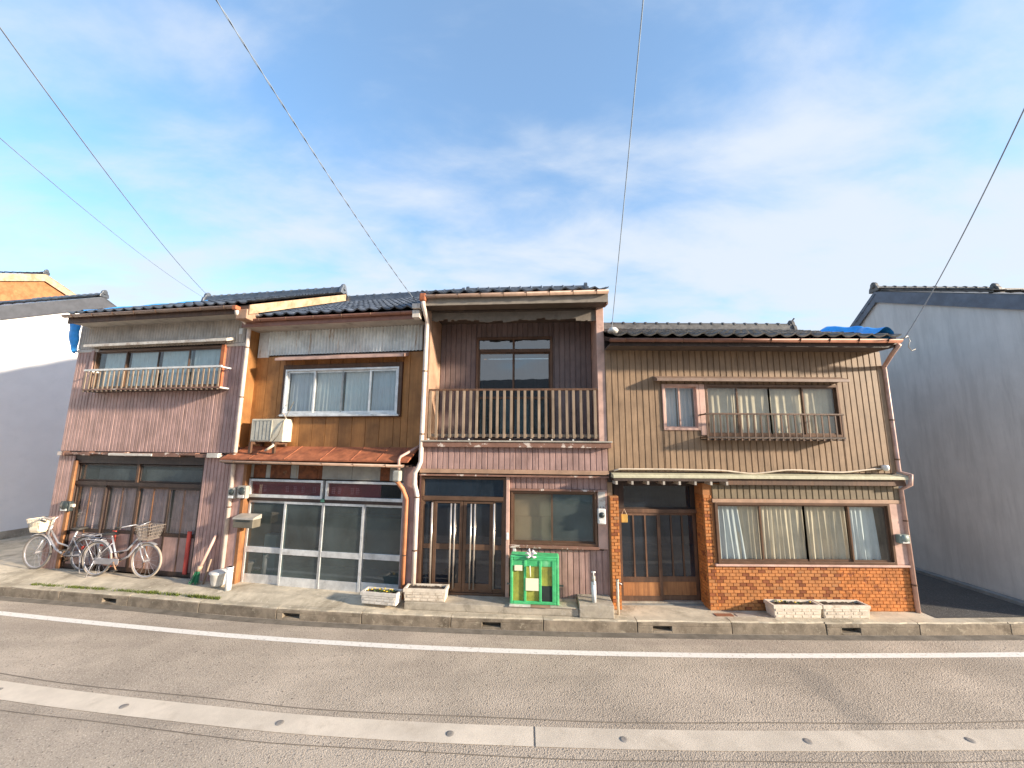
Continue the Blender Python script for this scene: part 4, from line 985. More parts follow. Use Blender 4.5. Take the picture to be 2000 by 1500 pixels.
# lumpy tarp over the right verge of house 4
tb = MB(); vs = []; nn = 30; kk = 12
for i in range(nn + 1):
    u = i / nn; y = -.42 + u * 1.35
    for k in range(kk + 1):
        v = k / kk; x = 5.86 - v * .62 * (.75 + .25 * sin(u * 7 + 1))
        lump = .19 * sin(min(1, v * 1.25) * pi) * (.7 + .45 * sin(u * 11 + 2) * sin(v * 5 + 1))
        vs.append((x, y, 5.50 + sl4 * (y + .55) + .07 + max(0, lump) + (-.16 if k == 0 else 0) + (-.04 if k == kk else 0)))
q = kk + 1
tb.add(vs, [(i * q + k, (i + 1) * q + k, (i + 1) * q + k + 1, i * q + k + 1) for i in range(nn) for k in range(kk)])
o = tb.build('tarp', 'tarp', None, True); o.location = h4.location
tag(o, 'bright blue lumpy tarp over the right roof end of the tan house', 'tarp', 'blue plastic tarps on the roofs')

# ================================================================== neighbours
def gable_building(name, label, A, yaw, prof_front, prof_back, peak, wall_mat, fascia_mat, tile, width, side, fascia_h=.33, base=.2, overhang=.12):
    """Gable wall in the local plane x=0 with y running back; the body extends to side*width."""
    h = empty(name, A, yaw); tag(h, label, 'building')
    yf, zf = prof_front; yp, zp = peak; yb, zb = prof_back
    x0, x1 = (0, width) if side > 0 else (-width, 0)
    MB().prism_x([(yf + .3, base), (yf + .3, zf - .1 + .3 * (zp - zf) / (yp - yf)), (yp, zp - .12), (yb - .1, zb - .12 + .1 * (zp - zb) / (yb - yp)), (yb - .1, base)], x0, x1).build('wall', wall_mat, h)
    s = -1 if side > 0 else 1
    rx0, rx1 = (x0 - overhang, x1 + .1) if side > 0 else (x0 - .1, x1 + overhang)
    rf = MB().prism_x([(yf, zf), (yp, zp), (yb, zb), (yb, zb - .1), (yp, zp - .1), (yf, zf - .1)], rx0, rx1).build('roof', tile, h)
    e0, e1 = (rx0 - .03, rx0) if side > 0 else (rx1, rx1 + .03)
    MB().prism_x([(yf, zf - .02), (yp, zp - .02), (yp, zp - fascia_h), (yf, zf - fascia_h)], e0, e1).build('bargeboard', fascia_mat, rf)
    MB().prism_x([(yp + .002, zp - .02), (yb, zb - .02), (yb, zb - fascia_h * .9), (yp + .002, zp - fascia_h)], e0, e1).build('bargeboard', fascia_mat, rf)
    edge_x = rx0 if side > 0 else rx1
    for (ya, za, yc, zc) in ((yf, zf, yp, zp), (yb, zb, yp, zp)):
        n = max(2, int(sqrt((yc - ya) ** 2 + (zc - za) ** 2) / .27)); a = atan2(zc - za, abs(yc - ya)) * (1 if yc > ya else -1)
        for i in range(n):
            t = i / n; o = put('verge_tile', tile_mesh(tile), None, rf)
            o.location = (edge_x + (-.04 if side > 0 else -.26), ya + (yc - ya) * t, za + (zc - za) * t + .02); o.rotation_euler = (a if yc > ya else a, 0, 0 if yc > ya else 0)
            if yc < ya: o.rotation_euler = (-abs(a), 0, 0); o.location.y -= .30 * cos(a)*0+ .3
    q = int(width / .3)
    for i in range(min(q, 12)):
        o = put('ridge_tile', ridge_mesh(tile), None, rf); o.location = (edge_x + s * -1 * (i * .29) - (.0 if side > 0 else .29), yp, zp + .06)
    MB().prism_x([(yp - .13, zp - .04), (yp - .1, zp + .08), (yp + .1, zp + .08), (yp + .13, zp - .04)], rx0 + .05, rx1 - .05).build('ridge_course', tile, rf)
    ridge_end(rf, tile, edge_x, yp, zp + .06, .75, s)
    return h
nr = gable_building('grey_building', 'grey rendered building with a slate blue bargeboard across the dark alley', (10.5, 10.55, 0), 0,
               (-3.3, 6.36), (1.35, 6.65), (0, 7.78), 'plaster_grey', 'fascia_blue', 'tile_dull', 7, 1, .34, .2, .04)
# upstand of verge tiles on the near slope, with its end tile
rf = [c for c in nr.children if c.name.startswith('roof')][0]
gs = (7.78 - 6.36) / 3.3
MB().prism_x([(-2.6, 7.78 - gs * 2.6 + .03), (-.05, 7.78 + .0), (-.05, 7.87), (-2.6, 7.78 - gs * 2.6 + .13)], -.03, .22).build('verge_course', 'tile_dull', rf)
ridge_end(rf, 'tile_dull', .08, -2.55, 7.78 - gs * 2.5 + .08, .5, -1)
nl = gable_building('white_building', 'white rendered building behind the bicycles, left of the pink house', (-15.76, 13.61, 0), radians(-10),
               (-5.5, 5.78), (4.2, 6.9), (.42, 8.78), 'plaster_white', 'fascia_grey', 'tile', 9, -1, .46, .2, .08)
MB().box(-9, .03, -5.2, 4.1, .1, .52).build('plinth', 'concrete', nl)
no = gable_building('orange_house', 'orange plastered house with a cream bargeboard rising behind the white building', (-26.0, 20.2, 0), radians(-10),
               (-6, 9.9), (3.4, 10.9), (0, 12.45), 'plaster_orange', 'cream_barge', 'tile', 9, -1, .42, .2, .1)

# house across the road: its dark roofline is what the balcony window mirrors
ho = empty('opposite_house', (-3.0, -7.0, 0), 0)
tag(ho, 'dark tiled house across the road, seen only as a reflection in the balcony window', 'house')
MB().box(-9, 6, -6, 0, 0, 5.0).build('wall', M('plaster_pale_blue', (.55, .66, .70), .8), ho)
MB().prism_x([(.6, 5.0), (-2.8, 8.0), (-6.6, 4.9)], -9.4, 6.3).build('roof', 'tile_dull', ho)
for x in (-7, -4, -1, 2, 4.2): 
    o = frame_mb(x, x + 1.5, 3.2, 4.3, .005, .05, .06).build('window', 'brown_alu', ho); pane(o, G_dark, x + .06, x + 1.44, 3.26, 4.24, .02)
# ================================================================== small things on and before the houses
def place(o, house, x, y, z, rz=0):
    o.location = house.matrix_basis @ Vector((x, y, z)) if False else (Matrix.Translation(house.location) @ Matrix.Rotation(house.rotation_euler[2], 4, 'Z')) @ Vector((x, y, z))
    o.rotation_euler = (0, 0, house.rotation_euler[2] + rz); return o
# air conditioner on the canopy
ac = empty('air_conditioner'); place(ac, h2, .34, .0, 3.36); tag(ac, 'cream air conditioner unit standing on the rusty canopy', 'air conditioner')
box('case', 'ac_cream', ac, 0, .86, 0, .28, 0, .53, .015)
gr = frame_mb(.03, .56, .03, .50, -.022, -.001, .02).build('fan_grille', 'ac_grille', ac)
for i in range(5): x = .05 + i * .098; MB().hexa([(x, -.02, .05), (x + .092, -.012, .05), (x + .092, -.001, .05), (x, -.001, .05)], [(x, -.02, .48), (x + .092, -.012, .48), (x + .092, -.001, .48), (x, -.001, .48)]).build('grille_slat', 'ac_grille', gr)
for x, s in ((.08, 1), (.70, 1)):
    MB().box(x, x + .06, -.10, .34, -.055, -.004).box(x, x + .06, -.10, -.05, -.26, -.055).box(x, x + .06, .22, .27, -.10, -.055).build('foot', 'brown_wood', ac)
MB().tube([(.66, -.03, -.02), (.74, -.12, -.08), (.66, -.16, -.15), (.58, -.15, -.20)], .028, 8).build('hose', 'wire_cream', ac, True)
MB().tube([(.90, .2, .95), (.87, .05, .6), (.85, -.02, .45), (.78, -.05, .15), (.62, -.04, -.02)], .009, 6).build('power_cable', 'mail_grey', ac, True)
MB().tube([(.40, .28, .60), (.62, .2, .68), (.80, .12, .55), (.86, .1, .50)], .011, 6).build('power_cable', 'wire_cream', ac, True)

def meter(house, x, y, z, w_, h_, body, label, dome='plastic_dark', group='electricity meters on the fronts'):
    o = empty('electric_meter'); place(o, house, x, y, z); tag(o, label, 'meter', group)
    box('case', body, o, -w_ / 2, w_ / 2, -.10, .0, -h_ / 2, h_ / 2, .02)
    MB().lathe([(0, .035), (w_ * .25, .03), (w_ * .34, .012), (w_ * .36, 0)], n=16).build('dial_glass', dome, o, True, loc=(0, -.10, h_ * .1), rot=(pi / 2, 0, 0))
    MB().box(-w_ * .3, w_ * .3, -.112, -.098, -h_ * .42, -h_ * .22).build('name_plate', 'plastic_white', o)
    return o
meter(h1, .62, -.03, 1.76, .30, .24, 'plastic_dark', 'black meter box on the left corner of the pink house above the bicycles')
box('bracket_lamp', 'basket_cream', bpy.data.objects['electric_meter'], .12, .24, -.08, -.02, -.02, .06, .02)
meter(h2, .13, -.03, 2.21, .19, .25, 'plastic_grey', 'left of two grey meters beside the shop transom', 'plastic_dark')
meter(h2, .41, -.045, 2.24, .24, .28, 'plastic_grey', 'right of two grey meters beside the shop transom', 'plastic_dark')
meter(h3, 3.80, .08, 1.93, .16, .30, 'plastic_white', 'pale meter with a dark window between the balcony house and the brick pier', 'plastic_dark')
meter(h4, 5.74, -.03, 1.565, .21, .17, 'meter_green', 'green grey meter at the right end of the brick house', 'meter_green')
mb = empty('mailbox'); place(mb, h2, .62, -.12, 1.50); tag(mb, 'grey metal letter box hanging at the left shop door', 'mailbox')
box('body', 'mail_grey', mb, -.25, .25, -.12, .10, 0, .18, .01)
MB().hexa([(-.26, -.14, .18), (.26, -.14, .18), (.26, .10, .18), (-.26, .10, .18)], [(-.26, -.12, .215), (.26, -.12, .215), (.26, .10, .27), (-.26, .10, .27)]).build('lid', 'plastic_grey', mb)
box('slot', 'plastic_dark', mb, -.18, .18, -.126, -.119, .13, .15)
# white pipes
def standpipe(house, x, y, z0, h_, label, mat='pvc', r=.045, tap=True, group='white pipes standing in front of the houses'):
    o = empty('standpipe'); place(o, house, x, y, z0); tag(o, label, 'pipe', group)
    MB().tube([(0, 0, 0), (0, 0, h_)], r, 14).build('pipe_body', mat, o, True)
    if tap:
        MB().tube([(0, 0, h_), (0, 0, h_ + .1)], r * .75, 12).build('collar', 'plastic_grey', o, True)
        MB().tube([(0, -.01, h_ + .02), (0, -.09, h_ + .04), (0, -.12, h_ - .02)], .016, 8).tube([(0, 0, h_ + .08), (0, 0, h_ + .17)], .012, 8).tube([(-.04, 0, h_ + .17), (.04, 0, h_ + .17)], .014, 8).build('tap', 'plastic_white', o, True)
    else:
        MB().tube([(0, 0, h_ - .03), (0, 0, h_)], r + .006, 14).build('collar', mat, o, True)
        MB().tube([(r, 0, h_ - .06), (r + .05, -.03, h_ - .08)], .01, 6).build('hook', 'plastic_white', o, True)
    return o
standpipe(h2, .53, -.34, .26, .47, 'short white pipe stub by the white pot at the shop corner', r=.06, tap=False)
standpipe(h3, 3.575, -.26, .425, .36, 'white water tap post on the concrete block right of the green cage')
standpipe(h4, .065, -.20, .2, .62, 'thin cream pipe before the narrow brick pier', 'wire_cream', .024, False)
# white pot under the downpipe
pt = empty('pot'); place(pt, h2, .16, -.22, .27); tag(pt, 'white plastic pot under the downpipe between the pink house and the shop', 'pot')
MB().lathe([(0, .02), (.10, .02), (.135, .06), (.165, .26), (.185, .28), (.19, .31), (.16, .32), (.05, .345), (0, .35)], n=20).build('bowl', 'plastic_white', pt, True)
MB().lathe([(0, 0), (.09, 0), (.08, .03), (0, .03)], n=14).build('stone_foot', 'concrete', pt, True)
# broom
br = empty('broom'); place(br, h1, 4.78, -.20, .27, 0); tag(br, 'broom with green bristles leaning on the pink house by the downpipe', 'broom')
MB().tube([(.02, .0, .32), (.20, .15, 1.02)], .028, 10, rr=[.035, .028]).build('pole', 'broom_pole', br, True)
b = MB()
for i in range(60):
    a = R.uniform(-1, 1); d = R.uniform(-1, 1); b.tube([(.01 + a * .02, d * .02, .34), (-.05 + a * .11, -.02 + d * .05, R.uniform(.0, .05))], .006, 4)
b.build('bristles', 'broom_green', br)
MB().tube([(.0, .0, .28), (.03, .01, .38)], .05, 10).build('ferrule', 'cream_wood', br, True)
sk = MB().tube([(0, 0, 0), (.03, .1, .5)], .018, 8).build('stick', 'cream_wood', None, True); place(sk, h1, 4.92, -.18, .27); tag(sk, 'short wooden stick propped beside the green broom', 'stick')
# planters
def planter(house, x, y, z, w_, h_, d_, mat, label, flowers, rz=0):
    o = empty('planter'); place(o, house, x, y, z, rz); tag(o, label, 'planter', 'long planters on the pavement')
    t = .035; e = .014
    b = MB(); 
    b.hexa([(-w_/2+e, -d_/2+e, 0), (w_/2-e, -d_/2+e, 0), (w_/2-e, d_/2-e, 0), (-w_/2+e, d_/2-e, 0)], [(-w_/2, -d_/2, h_*.72), (w_/2, -d_/2, h_*.72), (w_/2, d_/2, h_*.72), (-w_/2, d_/2, h_*.72)])
    b.build('body', mat, o, bevel=.008)
    frame = MB().box(-w_/2-.012, w_/2+.012, -d_/2-.012, -d_/2+t, h_*.722, h_).box(-w_/2-.012, w_/2+.012, d_/2-t, d_/2+.012, h_*.722, h_).box(-w_/2-.012, -w_/2+t, -d_/2+t, d_/2-t, h_*.722, h_).box(w_/2-t, w_/2+.012, -d_/2+t, d_/2-t, h_*.722, h_)
    frame.build('rim', mat, o, bevel=.006)
    rr = random.Random(label); b = MB(); n = 24; vs = []
    for i in range(n + 1):
        for k in range(5): vs.append((-w_/2+t + (w_-2*t) * i / n, -d_/2+t + (d_-2*t) * k / 4, h_ * .86 + rr.uniform(-.012, .016)))
    b.add(vs, [(i*5+k, (i+1)*5+k, (i+1)*5+k+1, i*5+k+1) for i in range(n) for k in range(4)]); b.build('earth', 'soil', o, True)
    for i in range(5):
        for j in range(3):      # moulded brick relief on the front
            x0 = -w_/2 + .03 + i * (w_-.06)/5 + (.04 if j % 2 else 0); x1 = min(x0 + (w_-.06)/5 - .015, w_/2 - .03)
            z0 = h_*.72 * (j+.15)/3; zz0 = z0/(h_*.72); yy = -d_/2 + e*(1-zz0)
            MB().box(x0, x1, yy-.010, yy+.012, z0+.012, z0 + h_*.72/3 - .008).build('relief_block', mat, o)
    b = MB()
    for i in range(flowers):
        x_, y_ = rr.uniform(-w_/2+.08, w_/2-.08), rr.uniform(-d_/2+.06, d_/2-.06); zz_ = h_*.88
        for k in range(5): a = rr.random()*6.3; b.add([(x_, y_, zz_), (x_+.05*cos(a), y_+.05*sin(a), zz_+.035), (x_+.06*cos(a+.5), y_+.06*sin(a+.5), zz_+.03)], [(0, 1, 2)])
    if flowers: b.build('sprigs', 'leaf', o)
    b = MB()
    for i in range(flowers):
        x_, y_ = rr.uniform(-w_/2+.06, w_/2-.06), rr.uniform(-d_/2+.05, d_/2-.05); b.lathe([(0, .03), (.022, .018), (.0, .0)], (x_, y_, h_*.9+.02), 6)
    if flowers: b.build('blossoms', 'petal', o)
    return o
planter(h2, 4.02, -.33, .272, .74, .225, .26, 'planter_white', 'white planter with yellow blossoms before the right shop door', 9)
planter(h3, .33, -.20, .336, .82, .235, .28, 'planter', 'beige planter on the step before the double door, by the downpipe', 0, radians(1))
planter(h4, 3.36, -.20, .2, .88, .235, .27, 'planter', 'left of two beige planters before the orange brick wall', 4)
planter(h4, 4.27, -.20, .2, .86, .235, .27, 'planter', 'right of two beige planters before the orange brick wall', 0)
# green folding cage for refuse
cg = empty('refuse_cage'); place(cg, h3, 1.99, -.31, .362); tag(cg, 'bright green folding refuse cage with papers, tied with a white ribbon', 'cage')
cw, chh, cdp = .93, .84, .24
fr = frame_mb(0, cw, 0, chh, -.02, .02, .055).build('front_frame', 'green_frame', cg, bevel=.012)
for x in (.285, .575): box('front_bar', 'green_frame', fr, x - .025, x + .025, -.024, .016, .05, chh - .05, .01)
frame_mb(0, cw, 0, chh, cdp - .02, cdp + .02, .055).build('back_frame', 'green_frame', cg, bevel=.012)
for x in (0.02, cw - .02):
    for z in (.0, chh - .052): MB().box(x - .018, x + .018, .021, cdp - .021, z + .001, z + .05).build('side_bar', 'green_frame', cg, bevel=.01)
    MB().box(x - .003, x + .003, .021, cdp - .021, .051, chh - .051).build('side_net', 'green_net', cg)
for a, c, m_ in ((.055, .26, 'green_net'), (.31, .55, 'green_net'), (.60, .875, 'green_net')): box('net_panel', m_, cg, a, c, .004, .009, .055, chh - .055)
box('dark_panel', 'net_black', cg, .60, .80, -.006, .003, .06, .33)
box('side_post', 'green_frame', cg, .80, .875, -.022, .015, .055, chh - .055, .008)
MB().box(0, cw, 0, cdp, -.002, .02).build('floor_panel', 'green_frame', cg); 
lid = MB().hexa([(-.01, -.03, chh), (cw + .01, -.03, chh), (cw + .01, cdp + .03, chh), (-.01, cdp + .03, chh)], [(.01, -.02, chh + .03), (cw - .01, -.02, chh + .02), (cw - .01, cdp + .02, chh + .02), (.01, cdp + .02, chh + .035)]).build('lid', 'green_frame', cg, bevel=.012)
box('header_panel', 'green_frame', cg, .055, cw - .055, -.012, .003, chh - .16, chh - .055)
box('paper', 'paper', cg, .085, .235, -.030, -.026, .60, .70); box('paper', 'paper', cg, .30, .545, -.032, -.027, .25, .47)
box('latch', 'plastic_dark', cg, -.06, .0, -.02, .0, .34, .37); box('latch', 'plastic_dark', cg, cw, cw + .09, .08, .10, .30, .33)
b = MB()
for dx_, dz in ((-.11, .06), (.11, .07), (-.07, .14), (.08, .12), (-.09, -.03), (.1, -.03)):
    b.tube([(.40, -.045, chh + .04), (.40 + dx_ * .6, -.06, chh + .04 + dz * .9), (.40 + dx_, -.05, chh + .04 + dz * .6)], .016, 6, rr=[.012, .024, .008])
b.build('ribbon_bow', 'ribbon', cg, True)
MB().tube([(.38, -.05, .70), (.385, -.045, .60), (.39, -.04, .50)], .01, 6).build('string', 'paper', cg, True)
o = box('switch_box', 'plastic_white', None, -.035, .035, -.06, 0, -.06, .06, .01); place(o, h3, 2.04, .12, 1.235); tag(o, 'small white box on the wall above the left end of the green cage', 'box')
o = box('door_bell', 'plastic_white', None, -.022, .022, -.03, 0, -.07, .07, .008); place(o, h3, 1.90, .04, 1.50); tag(o, 'narrow white door bell on the post right of the double door', 'door bell')
# name tablet at the porch
o = empty('tablet'); place(o, h4, .36, .22, 1.80); tag(o, 'yellow brown tablet hanging at the upper left of the dark porch door', 'tablet')
box('board', M('tablet_wood', (.45, .28, .07), .6), o, -.065, .065, -.015, .015, -.02, .14, .006)
MB().tube([(-.05, 0, .14), (0, 0, .25), (.05, 0, .14)], .005, 5).build('cord', 'wire_cream', o)
# dome lamp and cable on the cornice of house 4
o = empty('wall_lamp'); place(o, h4, 5.58, -.09, 2.93); tag(o, 'white dome lamp at the right end of the cornice', 'lamp')
MB().lathe([(.02, .06), (.05, .055), (.065, .02), (.06, -.03), (.03, -.06), (0, -.065)], n=16).build('dome', 'plastic_white', o, True)
box('base_plate', 'plastic_grey', o, -.03, .03, .05, .07, -.04, .05)
pts = []
for i in range(49):
    x = .10 + i * (5.52 - .10) / 48
    keys = [(.1, 2.835), (.2, 2.87), (1.1, 2.872), (2.17, 2.86), (2.9, 2.80), (3.68, 2.875), (4.65, 2.835), (5.52, 2.91)]
    for k in range(len(keys) - 1):
        if keys[k][0] <= x <= keys[k + 1][0] + 1e-6:
            u = (x - keys[k][0]) / (keys[k + 1][0] - keys[k][0]); u = u * u * (3 - 2 * u); z = keys[k][1] * (1 - u) + keys[k + 1][1] * u; break
    pts.append((x, -.07, z))
o = MB().tube(pts, .017, 8).build('cornice_cable', 'wire_cream', None, True); place(o, h4, 0, 0, 0); tag(o, 'cream cable sagging along the cornice of the tan house', 'cable')
# valve cover plates in the pavement
for i, (x, y, c, lb_) in enumerate(((4.02, 7.80, 'plate_red', 'reddish valve cover flush in the pavement right of the porch'), (4.42, 7.80, 'plastic_grey', 'pale grey valve cover flush in the pavement right of the porch'))):
    o = MB().box(-.17, .17, -.06, .06, 0, .008).build('valve_cover', c, None, bevel=.003); o.location = (x, y, .2); tag(o, lb_, 'valve cover', 'valve covers in the pavement')
# white insulator cap on the left end of house 4's roof
o = MB().lathe([(0, .06), (.07, .05), (.11, .0), (.10, -.04), (0, -.05)], n=14).build('insulator', 'plastic_white', None, True); place(o, h4, .08, -.42, 5.66); tag(o, 'white cap on the roof corner where the tan house meets the balcony house', 'insulator')

# moss along the kerb at the left
b = MB(); rr = random.Random(2)
for i in range(5200):
    x = rr.uniform(-10.6, -5.9); cl = .5 + .5 * sin(x * 3.1) * sin(x * 7.3 + 1)
    if rr.random() > cl * 1.1: continue
    y = kerb_y(x) + .20 + rr.gauss(0, .025); z = .2
    a = rr.random() * 6.28; h_ = rr.uniform(.01, .045) * (1.6 if x > -7.6 else 1); w_ = .006
    b.add([(x - w_ * cos(a), y - w_ * sin(a), z), (x + w_ * cos(a), y + w_ * sin(a), z), (x + rr.uniform(-.02, .02), y + rr.uniform(-.02, .02), z + h_)], [(0, 1, 2)])
o = b.build('grass', 'moss', None); o['kind'] = 'stuff'; o['label'] = 'thin line of moss and grass behind the kerb before the bicycles'; o['category'] = 'grass'

# ------------------------------------------------------------------ bicycles
def bicycle(label, x, y, z, rz, basket_mat, tyre, sc, steer=0, lean=0):
    o = empty('bicycle', (x, y, z), rz); tag(o, label, 'bicycle', 'silver bicycles parked before the pink house'); o.scale = (sc, sc, sc)
    o.rotation_euler = (lean, 0, rz)
    rw, fwc = Vector((-.53, 0, .33)), Vector((.57, 0, .33)); bb_ = Vector((-.08, 0, .29)); seat_t = Vector((-.27, 0, .76)); head_t = Vector((.33, 0, .86)); head_b = Vector((.40, 0, .64))
    f = MB()
    f.tube([bb_, seat_t], .017, 8).tube([head_b + Vector((-.01, 0, .03)), (.16, 0, .40), bb_], .02, 8).tube([head_t - Vector((-.02, 0, .08)), (.12, 0, .52), (-.16, 0, .46)], .016, 8).tube([head_t, head_b], .022, 8)
    for s in (-1, 1): f.tube([bb_ + Vector((0, .03 * s, 0)), rw + Vector((0, .06 * s, 0))], .011, 6).tube([(-.22, .02 * s, .64), rw + Vector((0, .06 * s, 0))], .009, 6)
    f.build('frame', 'bike_silver', o, True)
    def wheel(c, par, nm, sp_):
        w_ = MB().ring(c, (0, 1, 0), .315, .019, 36, 8).build(nm, tyre, par, True)
        MB().ring(c, (0, 1, 0), .292, .011, 36, 6).build('rim', 'bike_silver', w_, True)
        s = MB()
        for k in range(16):
            a = 2 * pi * k / 16; s.tube([c + Vector((.02 * cos(a + .8), .02 * (-1) ** k, .02 * sin(a + .8))), c + Vector((.29 * cos(a), 0, .29 * sin(a)))], 0.0017, 4, False)
        s.tube([c + Vector((0, -.05, 0)), c + Vector((0, .05, 0))], .02, 8); s.build('spokes', 'bike_silver', w_)
        return w_
    wheel(rw, o, 'rear_wheel', 1)
    fk = MB().tube([head_b, (.44, 0, .56)], .02, 8)
    for s in (-1, 1): fk.tube([(.43, .04 * s, .58), (.49, .045 * s, .44), fwc + Vector((0, .05 * s, 0))], .012, 6)
    fo = fk.build('fork', 'bike_silver', o, True); wheel(fwc, o, 'front_wheel', 1)
    def fender(c, a0, a1, nm):
        b = MB(); n = 14; vs = []
        for i in range(n + 1):
            a = radians(a0 + (a1 - a0) * i / n)
            for dy, dr in ((-.032, -.008), (-.02, .006), (.02, .006), (.032, -.008)): vs.append(c + Vector(((.352 + dr) * cos(a), dy, (.352 + dr) * sin(a))))
        b.add(vs, [(i * 4 + k, (i + 1) * 4 + k, (i + 1) * 4 + k + 1, i * 4 + k + 1) for i in range(n) for k in range(3)]); b.build(nm, 'bike_silver', o, True)
    fender(rw, 20, 195, 'rear_fender'); fender(fwc, 60, 155, 'front_fender')
    hb = MB().tube([head_t, head_t + Vector((-.03, 0, .12))], .014, 8)
    for s in (-1, 1): hb.tube([head_t + Vector((-.03, 0, .12)), head_t + Vector((.03, .13 * s, .17)), head_t + Vector((-.08, .26 * s, .15)), head_t + Vector((-.20, .28 * s, .13))], .012, 8)
    h_ = hb.build('handlebar', 'bike_silver', o, True)
    for s in (-1, 1): MB().tube([head_t + Vector((-.10, .265 * s, .147)), head_t + Vector((-.22, .28 * s, .127))], .018, 8).build('grip', 'bike_dark', h_, True)
    sd = MB(); vs = []
    prof = [(-.14, .085, .03), (-.10, .105, .045), (0, .085, .04), (.09, .035, .03), (.14, .02, .012)]
    for x_, hw, t_ in prof: vs += [(-.28 + x_, -hw, .80), (-.28 + x_, -hw * .7, .80 + t_), (-.28 + x_, hw * .7, .80 + t_), (-.28 + x_, hw, .80)]
    sd.add(vs, [(i * 4 + k, (i + 1) * 4 + k, (i + 1) * 4 + (k + 1) % 4, i * 4 + (k + 1) % 4) for i in range(4) for k in range(4)] + [(0, 1, 2, 3), (16, 17, 18, 19)]); sd.build('saddle', 'bike_dark', o, True)
    MB().tube([seat_t, seat_t + Vector((-.02, 0, .06))], .013, 8).build('seat_post', 'bike_silver', o)
    # basket of wires
    b = MB(); x0, x1, z0, z1 = .40, .70, .74, .99
    def q(u, v, t_): e = .05 * (1 - t_); return ((x0 + e) + (x1 - x0 - 2 * e) * u, (-.17 + e) + (.34 - 2 * e) * v, z0 + (z1 - z0) * t_)
    for t_ in (0, .25, .5, .75, 1): b.tube([q(0, 0, t_), q(1, 0, t_), q(1, 1, t_), q(0, 1, t_), q(0, 0, t_)], .006 if t_ < 1 else .010, 4)
    for i in range(9):
        u = i / 8
        for a in ((u, 0), (u, 1), (0, u), (1, u)): b.tube([q(*a, 0), q(*a, 1)], .0042, 4, False)
        b.tube([q(u, 0, 0), q(u, 1, 0)], .0042, 4, False)
    bs = b.build('basket', basket_mat, o)
    if basket_mat == 'basket_cream':
        MB().box(x0 + .03, x1 - .03, -.14, .14, z0 + .01, z1 - .03).build('basket_lining', 'basket_cream', bs, bevel=.03)
    rk = MB().tube([(-.30, -.07, .70), (-.85, -.07, .71), (-.87, 0, .71), (-.85, .07, .71), (-.30, .07, .70)], .009, 6)
    for x_ in (-.45, -.6, -.75): rk.tube([(x_, -.07, .705), (x_, .07, .705)], .006, 5)
    for s in (-1, 1): rk.tube([(-.78, .07 * s, .71), rw + Vector((0, .07 * s, 0))], .007, 5)
    rk.build('rear_rack', 'bike_silver', o, True)
    ck = MB().tube([bb_ + Vector((0, -.07, 0)), bb_ + Vector((0, .07, 0))], .018, 8).tube([bb_ + Vector((0, -.07, 0)), bb_ + Vector((.10, -.08, -.13))], .011, 6).tube([bb_ + Vector((0, .07, 0)), bb_ + Vector((-.10, .08, .13))], .011, 6).ring(bb_ + Vector((0, -.045, 0)), (0, 1, 0), .085, .008, 20, 5)
    c_ = ck.build('crank', 'bike_rust', o, True)
    MB().box(-.08 + .06, -.08 + .14, -.16, -.08, .15, .17).box(-.08 - .14, -.08 - .06, .08, .16, .41, .43).build('pedals', 'bike_dark', c_)
    MB().box(-.55, .02, -.062, -.054, .25, .36).build('chain_guard', 'bike_silver', o, bevel=.01)
    MB().tube([rw + Vector((.02, .07, -.02)), (-.60, .10, .01), (-.56, 0, .005), (-.60, -.10, .01), rw + Vector((.02, -.07, -.02))], .010, 6).build('kickstand', 'bike_silver', o, True)
    MB().box(-.89, -.87, -.03, .03, .50, .56).build('rear_reflector', 'red_matte', o)
    return o
bicycle('silver bicycle facing right with a pale front tyre and brown mesh basket', -8.98, 9.36, .272, radians(-6), 'basket_mesh', 'tyre_pale', 1.16)
bicycle('silver bicycle facing left with a cream basket, left of the other one', -10.85, 9.80, .272, radians(-6) + pi, 'basket_cream', 'bike_tyre', 1.2)

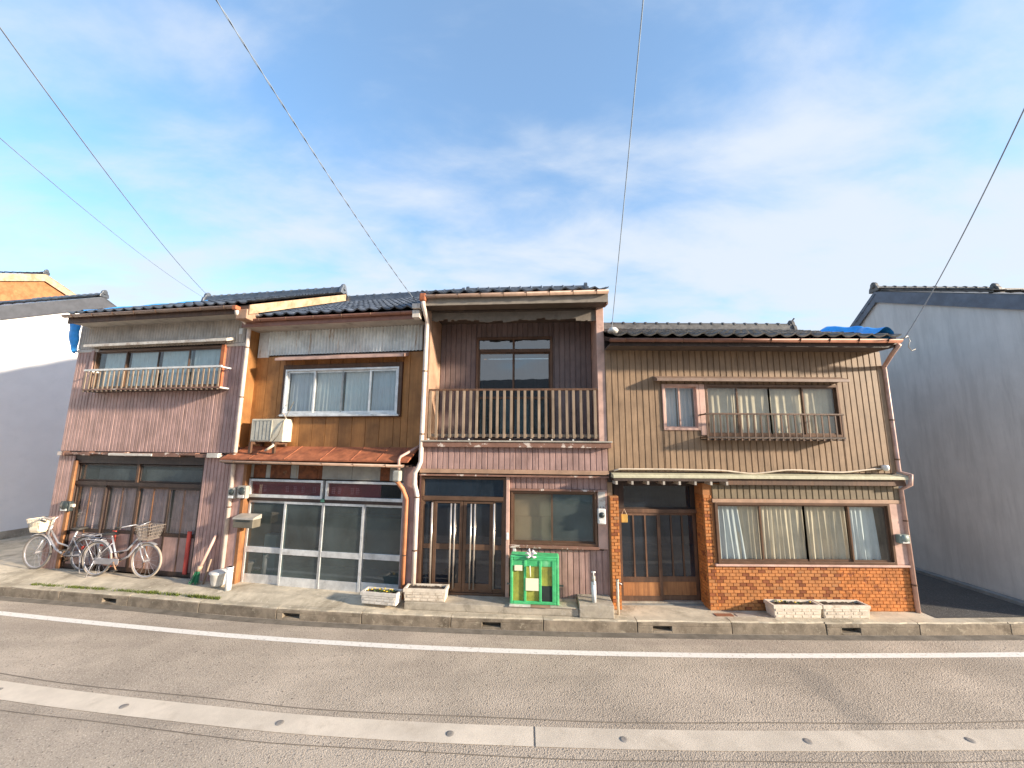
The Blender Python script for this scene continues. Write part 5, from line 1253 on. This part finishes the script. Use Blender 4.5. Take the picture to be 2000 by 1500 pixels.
# ------------------------------------------------------------------ overhead wires
def wire(label, pts_fn, r, mat, n=28, twist=0):
    o = MB().tube(pts_fn, r, 6).build('overhead_cable', mat, None, True); tag(o, label, 'cable', 'overhead cables across the sky'); return o
def span(A, B, sag, n=30):
    A, B = Vector(A), Vector(B); return [A.lerp(B, i / n) - Vector((0, 0, sag * 4 * (i / n) * (1 - i / n))) for i in range(n + 1)]
def sight(px, py, d):        # a point on a pole across the street, d metres from the camera
    v = fw + rt * ((px - 1000) / 750) - up * ((py - 750) / 750); return Vector((0, 0, CAM_H)) + v.normalized() * d
def hp(h, x, y, z): return (Matrix.Translation(h.location) @ Matrix.Rotation(h.rotation_euler[2], 4, 'Z')) @ Vector((x, y, z))
wire('dark cable from the upper left down to the left ridge end of the pink house', span(sight(-60, -30, 8.5), hp(h1, .27, 3.0, 8.45), .18), .0085, 'cable_light')
wire('lower thin cable at the far left reaching the pink house roof', span(sight(-80, 200, 9.0), hp(h1, .10, 3.1, 8.36), .16), .006, 'cable_light')
# twisted pair down to the corner between shop house and balcony house
A, B = sight(385, -60, 6.5), hp(h3, -.08, -.30, 6.36); pts = span(A, B, .10, 90)
b = MB(); ax = (B - A).normalized(); e1 = ax.cross(Vector((0, 0, 1))).normalized(); e2 = ax.cross(e1)
for s in (0, pi): b.tube([p + .006 * (cos(i * .9 + s) * e1 + sin(i * .9 + s) * e2) for i, p in enumerate(pts)], .005, 5)
o = b.build('overhead_cable', 'cable_light', None, True); tag(o, 'twisted pair of cables reaching the gutter corner left of the balcony house', 'cable', 'overhead cables across the sky')
wire('pale steep cable right of the balcony house', span(sight(1262, -60, 6.0), hp(h4, .06, -.40, 5.68), .03), .008, 'cable_pale')
wire('cable at the far right dropping to the right eave of the tan house', span(sight(2030, 150, 7.5), hp(h4, 5.86, -.50, 5.43), .12), .007, 'cable_light')
o = MB().tube([(0, 0, 0), (.03, 0, -.10), (-.02, 0, -.22), (.04, 0, -.3), (.14, .02, -.26)], .008, 5).tube([(.0, 0, .0), (-.14, .02, -.06)], .014, 6).build('cable_clamp', 'plastic_grey', None, True)
o.location = hp(h4, 6.0, -.50, 5.56); tag(o, 'grey clamp with loose wire ends at the right eave', 'clamp')
